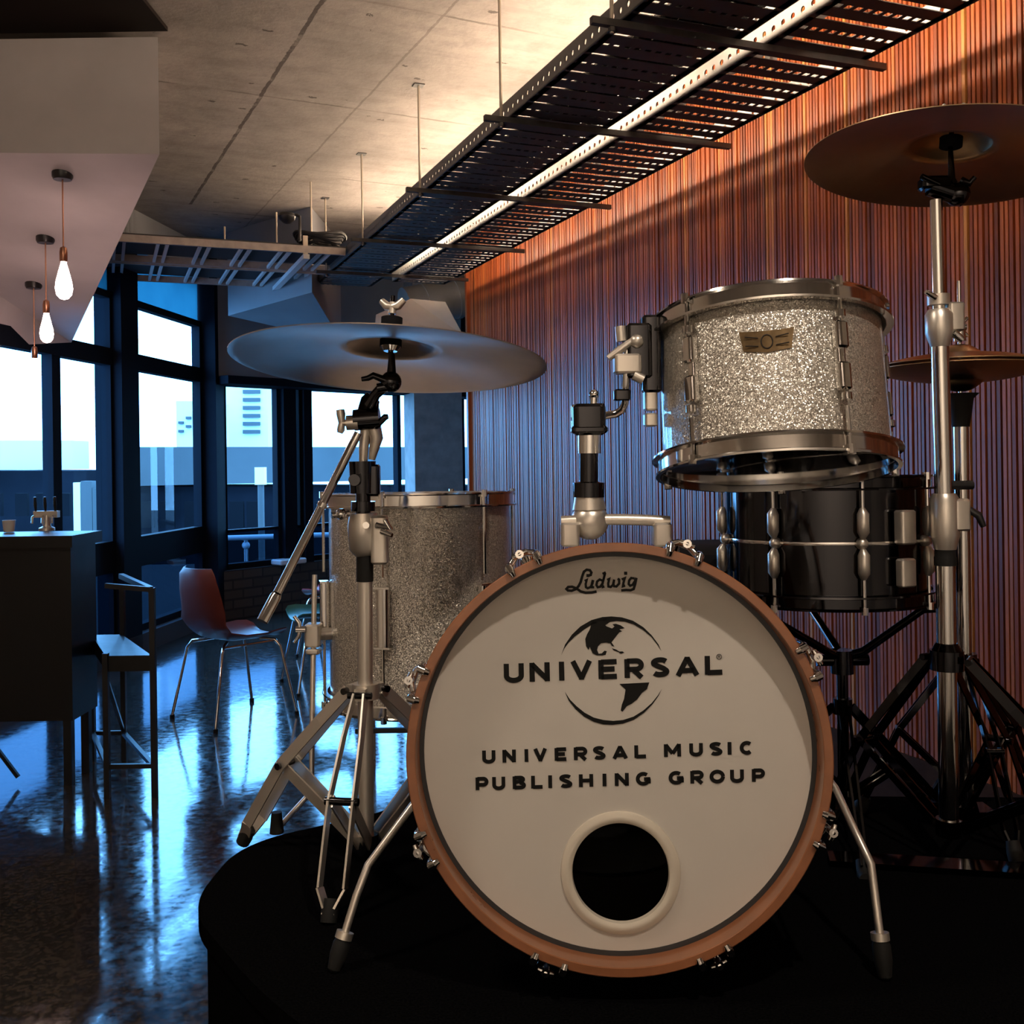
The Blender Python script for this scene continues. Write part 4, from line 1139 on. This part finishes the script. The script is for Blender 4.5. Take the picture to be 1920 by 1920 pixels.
# ------------------------------------------------------------------ cymbals
def cymbal(name, label, c, rot, Rr, mat, bow=.026, bell_r=.29, bell_h=.030, inv=False, cat='cymbal', group=None):
    pr = []; rb = Rr * bell_r
    for k in range(13):
        f = k / 12; r = .006 + (rb - .006) * f; pr.append((r, bow + bell_h * cos(f * pi / 2) ** .9))
    for k in range(1, 15):
        f = k / 14; pr.append((rb + (Rr - rb) * f, bow * (1 - f ** 1.7)))
    t = .0016
    prof = pr + [(Rr, -t)] + [(r, z - t) for r, z in pr[::-1]]
    if inv: prof = [(r, -z) for r, z in prof][::-1]
    o = MB().lathe(prof, None, 128, close=True).build(name, mat, smooth=50)
    o.location = c; o.rotation_euler = rot; WM[o.name] = Matrix.Translation(V(c)) @ Euler(rot).to_matrix().to_4x4()
    return tag(o, label, cat, group)


# left crash
CL = at(731, 680, 1.76); CLrot = (R_(-7), R_(2.6), 0)
cyl_ = cymbal('crash_cymbal', 'large crash cymbal on the boom stand at the left, lit blue underneath', CL, CLrot, .270, 'grey_bronze')
# right crash
CR = at(1781, 303, 1.77); CRrot = (R_(-3.5), R_(5.5), 0)
cymbal('crash_cymbal', 'crash cymbal high on the straight stand at the right edge', CR, CRrot, .243, 'bronze')
# hi-hats
HH = at(1800, 690, 2.00)
cymbal('hi_hat_cymbal', 'upper hi-hat cymbal behind the right cymbal stand', HH + V((0, 0, .004)), (R_(-1.5), R_(.8), 0), .163, 'bronze', .022, .26, .02)
cymbal('hi_hat_cymbal', 'lower upturned hi-hat cymbal behind the right cymbal stand', HH - V((0, 0, .004)), (R_(-1.5), R_(.8), 0), .163, 'bronze', .022, .26, .02, True)


def tripod_leg(stand, hub, low, foot, mat, sep=.016, w=.013, knee=.50, bulge=.03):
    """double braced leg: two flat strips that spread at the knee and meet at the foot, plus a pair of brace strips from the lower hub"""
    d = foot - hub; e = V((d.x, d.y, 0)).normalized(); s = V((0, 0, 1)).cross(e)
    kn = hub.lerp(foot, knee) + e * bulge * .4 + V((0, 0, bulge * .5))
    def strip_(m, pts, offs):
        for t in (-1, 1):
            q = [p + s * o * t for p, o in zip(pts, offs)]
            for a_, b_ in zip(q, q[1:]): m.bar(a_, b_, .0035, w, e)
    m = MB(); strip_(m, [hub, hub.lerp(kn, .4), kn, kn.lerp(foot, .72), kn.lerp(foot, .88), foot + V((0, 0, .024))], [sep * .45, sep * .75, sep, sep, sep * .35, sep * .3]); lg = m.build('leg', mat, stand, smooth=0)
    m = MB(); strip_(m, [low, kn], [sep * .5, sep * .75]); m.build('brace', mat, lg, smooth=0)
    MB().cyl(kn - s * sep * 1.35, kn + s * sep * 1.35, .0065, 12).build('rivet', 'dark_chrome', lg); MB().cyl(hub - s * sep, hub + s * sep, .006, 12).build('rivet', 'dark_chrome', lg)
    m = MB(); dd = d.normalized(); m.tube([foot - dd * .03 + V((0, 0, .006)), foot - dd * .012 + V((0, 0, .004)), foot + V((0, 0, .001))], [.011, .014, .013], 14); m.build('rubber_foot', 'rubber', lg)


# ---- left boom stand
BP = at(686, 1300, 1.80); bx, by = BP.x, BP.y
BS = thing('boom_cymbal_stand', 'chrome boom cymbal stand with double braced tripod, left of the bass drum', 'cymbal stand', (bx, by, RZ))
q = lambda px, py, D=1.80: at(px, py, D)
MB().tube([q(687, 1575), q(685, 1280), q(684, 1085)], .0135, 24).build('lower_tube', 'satin', BS)
m = MB(); m.tube([q(684, 1090), q(684, 1040)], .0150, 24); m.build('tube_collar', 'rubber', BS)
m = MB(); m.tube([q(684, 1042), q(683, 1030), q(682, 985), q(681, 962)], [.016, .026, .0285, .024], 24); m.rbox(q(712, 1012, 1.790), (.03, .03, .085), .008); bc_ = m.build('height_clamp', 'satin', BS)
m = MB(); m.tube([q(706, 985, 1.770), q(732, 990, 1.760), q(722, 975, 1.760)], [.006, .005, .004], 10); m.tube([q(716, 996, 1.770), q(735, 1004, 1.760)], [.006, .004], 10); m.cyl(q(655, 962, 1.780), q(622, 966, 1.770), .006, 10); m.ball(q(640, 964, 1.770), .010); m.cyl(q(686, 985, 1.770), q(686, 985, 1.755), .006, 10); m.build('wing_screw', 'chrome', bc_)
m = MB(); m.tube([q(681, 965), q(681, 870)], .013, 20); m.tube([q(681, 958), q(681, 940)], .021, 20); m.tube([q(679, 865), q(680, 925)], [.024, .0225], 20); m.rbox(q(700, 900), (.024, .03, .055), .007); m.cyl(q(666, 900, 1.780), q(664, 900, 1.740), .010, 12); m.build('upper_clamp', 'dark_chrome', BS)
m = MB(); m.tube([q(681, 870), q(682, 840), q(686, 800)], [.0075, .009, .010], 16); m.tube([q(697, 862), q(706, 822), q(700, 800)], [.006, .012, .014], 14); m.build('upper_tube', 'satin', BS)
m = MB(); m.cyl(q(664, 788, 1.785), q(712, 784, 1.785), .0185, 24); m.tube([q(690, 775), q(694, 752), q(700, 744)], [.020, .017, .014], 16); m.tube([q(704, 800, 1.780), q(722, 782, 1.770), q(728, 781, 1.770)], [.006, .006, .004], 10); tl_ = m.build('boom_ratchet', 'dark_chrome', BS)
m = MB(); m.cyl(q(672, 792, 1.780), q(650, 793, 1.780), .013, 20); m.cyl(q(655, 793, 1.780), q(640, 793, 1.780), .006, 12); m.tube([q(641, 793, 1.780), q(639, 776, 1.780), q(638, 768, 1.780)], [.006, .008, .007], 10); m.tube([q(641, 793, 1.780), q(639, 806, 1.780), q(637, 812, 1.780)], [.006, .007, .005], 10); m.build('wing_nut', 'satin', tl_)
m = MB(); m.tube([q(672, 812, 1.785), q(655, 845, 1.780), q(600, 955, 1.740), q(520, 1112, 1.680)], [.0075, .0075, .0072, .0072], 16); m.tube([q(520, 1112, 1.680), q(517, 1118, 1.680), q(492, 1165, 1.660)], [.0072, .0095, .0095], 16); m.tube([q(606, 944, 1.742), q(602, 951, 1.740)], .0088, 16); m.build('boom_rod', 'chrome', BS)
m = MB(); m.tube([q(694, 760, 1.780), q(704, 740, 1.770), q(722, 722, 1.760)], [.011, .009, .010], 14); m.build('boom_arm', 'dark_chrome', BS)
m = MB(); m.ball(q(733, 716, 1.760), .0185, 20, 12); m.cyl(q(708, 728, 1.755), q(742, 722, 1.755), .0085, 14); m.tube([q(726, 714, 1.750), q(700, 704, 1.750), q(690, 709, 1.750), q(678, 711, 1.750)], [.007, .006, .005, .004], 10); m.build('tilter', 'dark_chrome', BS)
upc = V((sin(R_(2.6)), sin(R_(7)), 1)).normalized()
bt = q(734, 704, 1.760)
tiptop = CL + upc * .118
m = MB(); m.tube([bt, bt.lerp(tiptop, .25), CL + upc * .02, tiptop], [.0085, .0055, .004, .004], 12); m.build('cymbal_post', 'dark_chrome', BS)
cupb = CL + upc * .050
m = MB(); m.cyl(cupb - upc * .022, cupb - upc * .010, .019, 24); m.cyl(cupb + upc * .008, cupb + upc * .029, .0185, 24); m.build('felt', 'felt', BS)
m = MB(); m.tube([cupb - upc * .030, cupb - upc * .022], [.012, .018], 20); m.build('cup_washer', 'chrome', BS)
m = MB(); m.wing(cupb + upc * .044, upc, V((.020, -.006, 0)), .0065); m.build('wing_nut', 'satin', BS)
hub = V((bx, by, q(686, 1296).z)); low = V((bx, by, RZ + .055))
m = MB(); m.cyl(hub - V((0, 0, .012)), hub + V((0, 0, .014)), .024, 20)
for ft in ((455, 1580, 1.944), (616, 1728, 1.60), (905, 1540, 2.05)):
    p = at(*ft); e = (V((p.x, p.y, 0)) - V((bx, by, 0))).normalized(); m.bar(hub, hub + e * .035, .02, .02)
m.build('leg_hub', 'satin', BS)
m = MB(); m.cyl(low - V((0, 0, .012)), low + V((0, 0, .012)), .02, 20); m.build('brace_hub', 'chrome', BS)
for ft in ((455, 1580, 1.944), (616, 1728, 1.60), (905, 1540, 2.05)):
    p = at(*ft); p.z = RZ; e = (V((p.x - bx, p.y - by, 0))).normalized(); tripod_leg(BS, hub + e * .034, low + e * .02, p, 'satin', .021, .021, .52, .03)

# ---- right straight stand
sp_ = at(1776, 1300, 1.77); sx, sy = sp_.x, sp_.y
ST = thing('straight_cymbal_stand', 'tall straight chrome cymbal stand with tripod base at the right', 'cymbal stand', (sx, sy, RZ))
z = lambda py: at(1776, py, 1.77).z
cv = lambda py: V((sx + (at(1768, py, 1.77).x - at(1776, py, 1.77).x) * max(0, min(1, (1000 - py) / 600)), sy, z(py)))
MB().tube([cv(1560), cv(1010)], .0165, 24).build('lower_tube', 'chrome', ST)
MB().tube([cv(1010), cv(640)], .0150, 24).build('middle_tube', 'chrome', ST)
MB().tube([cv(600), cv(375)], .0105, 20).build('upper_tube', 'chrome', ST)
m = MB(); m.tube([cv(1060), cv(1045), cv(1043), cv(1028), cv(1026), cv(1012)], [.0185, .0185, .0175, .0175, .0185, .0185], 24); m.build('tube_collar', 'rubber', ST)
m = MB(); m.tube([cv(1030), cv(1005), cv(935), cv(925)], [.018, .024, .0245, .019], 24); m.rbox(cv(965) + V((.024, -.004, 0)), (.03, .034, .055), .007); c1 = m.build('height_clamp', 'satin', ST)
m = MB(); m.tube([cv(950) + V((.03, -.01, 0)), cv(955) + V((.05, -.02, -.01)), cv(965) + V((.058, -.02, -.02))], [.006, .007, .005], 10); m.build('wing_screw', 'black_metal', c1); MB().cyl(cv(910) + V((.012, 0, 0)), cv(910) + V((.05, 0, 0)), .008, 12).build('lock_screw', 'black_metal', c1)
m = MB(); m.tube([cv(650), cv(625), cv(590), cv(580)], [.0155, .0235, .0235, .018], 24); m.tube([cv(572), cv(552)], .019, 24); m.rbox(cv(595) + V((.026, .0, 0)), (.028, .03, .05), .006); c2 = m.build('height_clamp', 'satin', ST)
m = MB(); m.tube([cv(560) + V((-.012, -.015, 0)), cv(550) + V((-.03, -.02, 0))], [.006, .004], 10); m.build('wing_screw', 'chrome', c2); MB().tube([cv(625) + V((.02, -.01, 0)), cv(640) + V((.034, -.012, 0))], [.008, .006], 10).build('lock_screw', 'chrome', c2)
pt = cv(378); tb = at(1776, 362, 1.77)
m = MB(); m.cyl(tb + V((-.03, 0, .012)), tb + V((.028, 0, -.008)), .0165, 20); m.rbox(tb + V((-.022, 0, .016)), (.05, .034, .022), .008); m.ball(tb + V((.018, 0, -.002)), .021, 18, 12); m.tube([tb + V((-.02, -.012, .012)), tb + V((-.052, -.02, .024))], [.006, .005], 10)
m.tube([tb + V((.02, -.01, .02)), tb + V((.032, -.016, .012)), tb + V((.040, -.018, .022))], [.006, .006, .004], 10); m.build('tilter', 'dark_chrome', ST)
upr = V((sin(R_(5.5)), sin(R_(3.5)), 1)).normalized(); ctop = CR + upr * .095; cb_ = CR + upr * .05
m = MB(); m.tube([tb + V((.012, 0, .012)), tb.lerp(CR, .45) + V((.006, 0, 0)), CR + upr * .02, ctop], [.009, .006, .0042, .0042], 12); m.build('cymbal_post', 'dark_chrome', ST)
m = MB(); m.cyl(cb_ - upr * .024, cb_ - upr * .008, .019, 24); m.cyl(cb_ + upr * .008, cb_ + upr * .02, .018, 24); m.build('felt', 'felt', ST)
m = MB(); m.wing(cb_ + upr * .034, upr, V((.02, 0, 0)), .006); m.build('wing_nut', 'satin', ST)
hub = V((sx, sy, z(1236))); low = V((sx, sy, RZ + .075))
m = MB(); m.cyl(hub - V((0, 0, .018)), hub + V((0, 0, .016)), .028, 20); m.tube([cv(1222), cv(1205)], [.026, .018], 20); m.build('leg_hub', 'dark_chrome', ST)
m = MB(); m.cyl(low - V((0, 0, .014)), low + V((0, 0, .014)), .022, 20); m.build('brace_hub', 'dark_chrome', ST)
for fx, fy in ((.62, 2.03), (1.02, 1.60), (1.00, 2.02)):
    p = V((fx, fy, RZ)); e = V((p.x - sx, p.y - sy, 0)).normalized(); tripod_leg(ST, hub + e * .036, low + e * .02, p, 'dark_chrome', .020, .016, .55, .035)

# ---- hi-hat stand
hx, hy = HH.x, HH.y
HS = thing('hi_hat_stand', 'chrome hi-hat stand with foot pedal behind the right cymbal stand', 'hi-hat stand', (hx, hy, RZ))
MB().cyl((hx, hy, RZ + .03), (hx, hy, HH.z - .11), .0145, 20).build('lower_tube', 'chrome', HS)
MB().cyl((hx, hy, HH.z - .13), (hx, hy, HH.z + .17), .0038, 12).build('pull_rod', 'chrome', HS)
m = MB(); m.tube([(hx, hy, HH.z - .115), (hx, hy, HH.z - .09), (hx, hy, HH.z - .060), (hx, hy, HH.z - .050)], [.016, .020, .024, .034], 20); m.build('seat_cup', 'rubber', HS)
m = MB(); m.tube([(hx, hy, HH.z + .052), (hx, hy, HH.z + .09)], [.012, .010], 16); m.wing((hx, hy, HH.z + .08), (1, 0, 0), V((0, 0, .018)), .004); m.build('clutch', 'chrome', HS)
m = MB(); m.cyl((hx, hy, RZ + .30), (hx, hy, RZ + .33), .024, 18); m.build('leg_hub', 'dark_chrome', HS)
for a in (R_(0), R_(-110), R_(110)):
    e = V((sin(a), -cos(a), 0)); p0_ = V((hx, hy, RZ + .315)) + e * .02; p1_ = V((hx, hy, RZ)) + e * .20
    tripod_leg(HS, p0_, V((hx, hy, RZ + .07)) + e * .016, p1_, 'dark_chrome', .012, .012)
m = MB(); m.box((hx, hy + .02, RZ + .012), (.11, .06, .02)); m.box((hx - .16, hy - .22, RZ + .006), (.34, .05, .01), Matrix.Rotation(R_(-12), 3, 'Z')); m.build('base_plate', 'dark_chrome', HS, smooth=0)
m = MB(); m.bar((hx, hy + .02, RZ + .075), (hx + .02, hy + .12, RZ + .012), .085, .008); m.build('footboard', 'dark_chrome', HS, smooth=0)

# ---- bass drum pedal behind the drum
pb = WM[BD.name] @ V((.10, .43, 0))
BPd = thing('bass_pedal', 'dark chrome bass drum pedal clamped behind the bass drum', 'drum pedal', (pb.x, pb.y, RZ))
m = MB(); m.rbox((pb.x, pb.y + .02, RZ + .012), (.13, .07, .02), .006); m.box((pb.x, pb.y + .19, RZ + .006), (.085, .32, .008)); m.build('base_plate', 'dark_chrome', BPd)
for s in (-1, 1): MB().tube([(pb.x + s * .055, pb.y + .03, RZ + .02), (pb.x + s * .055, pb.y + .04, RZ + .20)], [.012, .009], 12).build('upright', 'dark_chrome', BPd)
m = MB(); m.cyl((pb.x - .075, pb.y + .04, RZ + .2), (pb.x + .075, pb.y + .04, RZ + .2), .008, 12); m.cyl((pb.x - .02, pb.y + .04, RZ + .2), (pb.x + .02, pb.y + .04, RZ + .2), .03, 18); m.build('axle', 'chrome', BPd)
m = MB(); m.tube([(pb.x, pb.y + .04, RZ + .2), (pb.x, pb.y + .09, RZ + .40)], .004, 10); m.ball((pb.x, pb.y + .088, RZ + .395), .024); m.build('beater', 'felt', BPd)
m = MB(); m.bar((pb.x, pb.y + .06, RZ + .10), (pb.x, pb.y + .34, RZ + .015), .08, .008); m.build('footboard', 'satin', BPd, smooth=0)

# ---- drum throne
tc_ = at(1352, 1020, 2.50)
DT = thing('drum_throne', 'round black padded drum stool behind the bass drum', 'drum throne', (tc_.x, tc_.y, RZ))
MB().lathe([(.001, tc_.z - RZ), (.14, tc_.z - RZ), (.165, tc_.z - RZ - .012), (.172, tc_.z - RZ - .04), (.168, tc_.z - RZ - .075), (.15, tc_.z - RZ - .09), (.001, tc_.z - RZ - .09)], None, 48).build('seat', 'felt', DT, world=False)
MB().cyl((0, 0, .06), (0, 0, tc_.z - RZ - .085), .014, 16).build('post', 'chrome', DT, world=False)
for a in (.4, 2.5, 4.6): MB().tube([(0, 0, .20), (.12 * cos(a), .12 * sin(a), .12), (.18 * cos(a), .18 * sin(a), .012)], .009, 10).build('leg', 'chrome', DT, world=False)
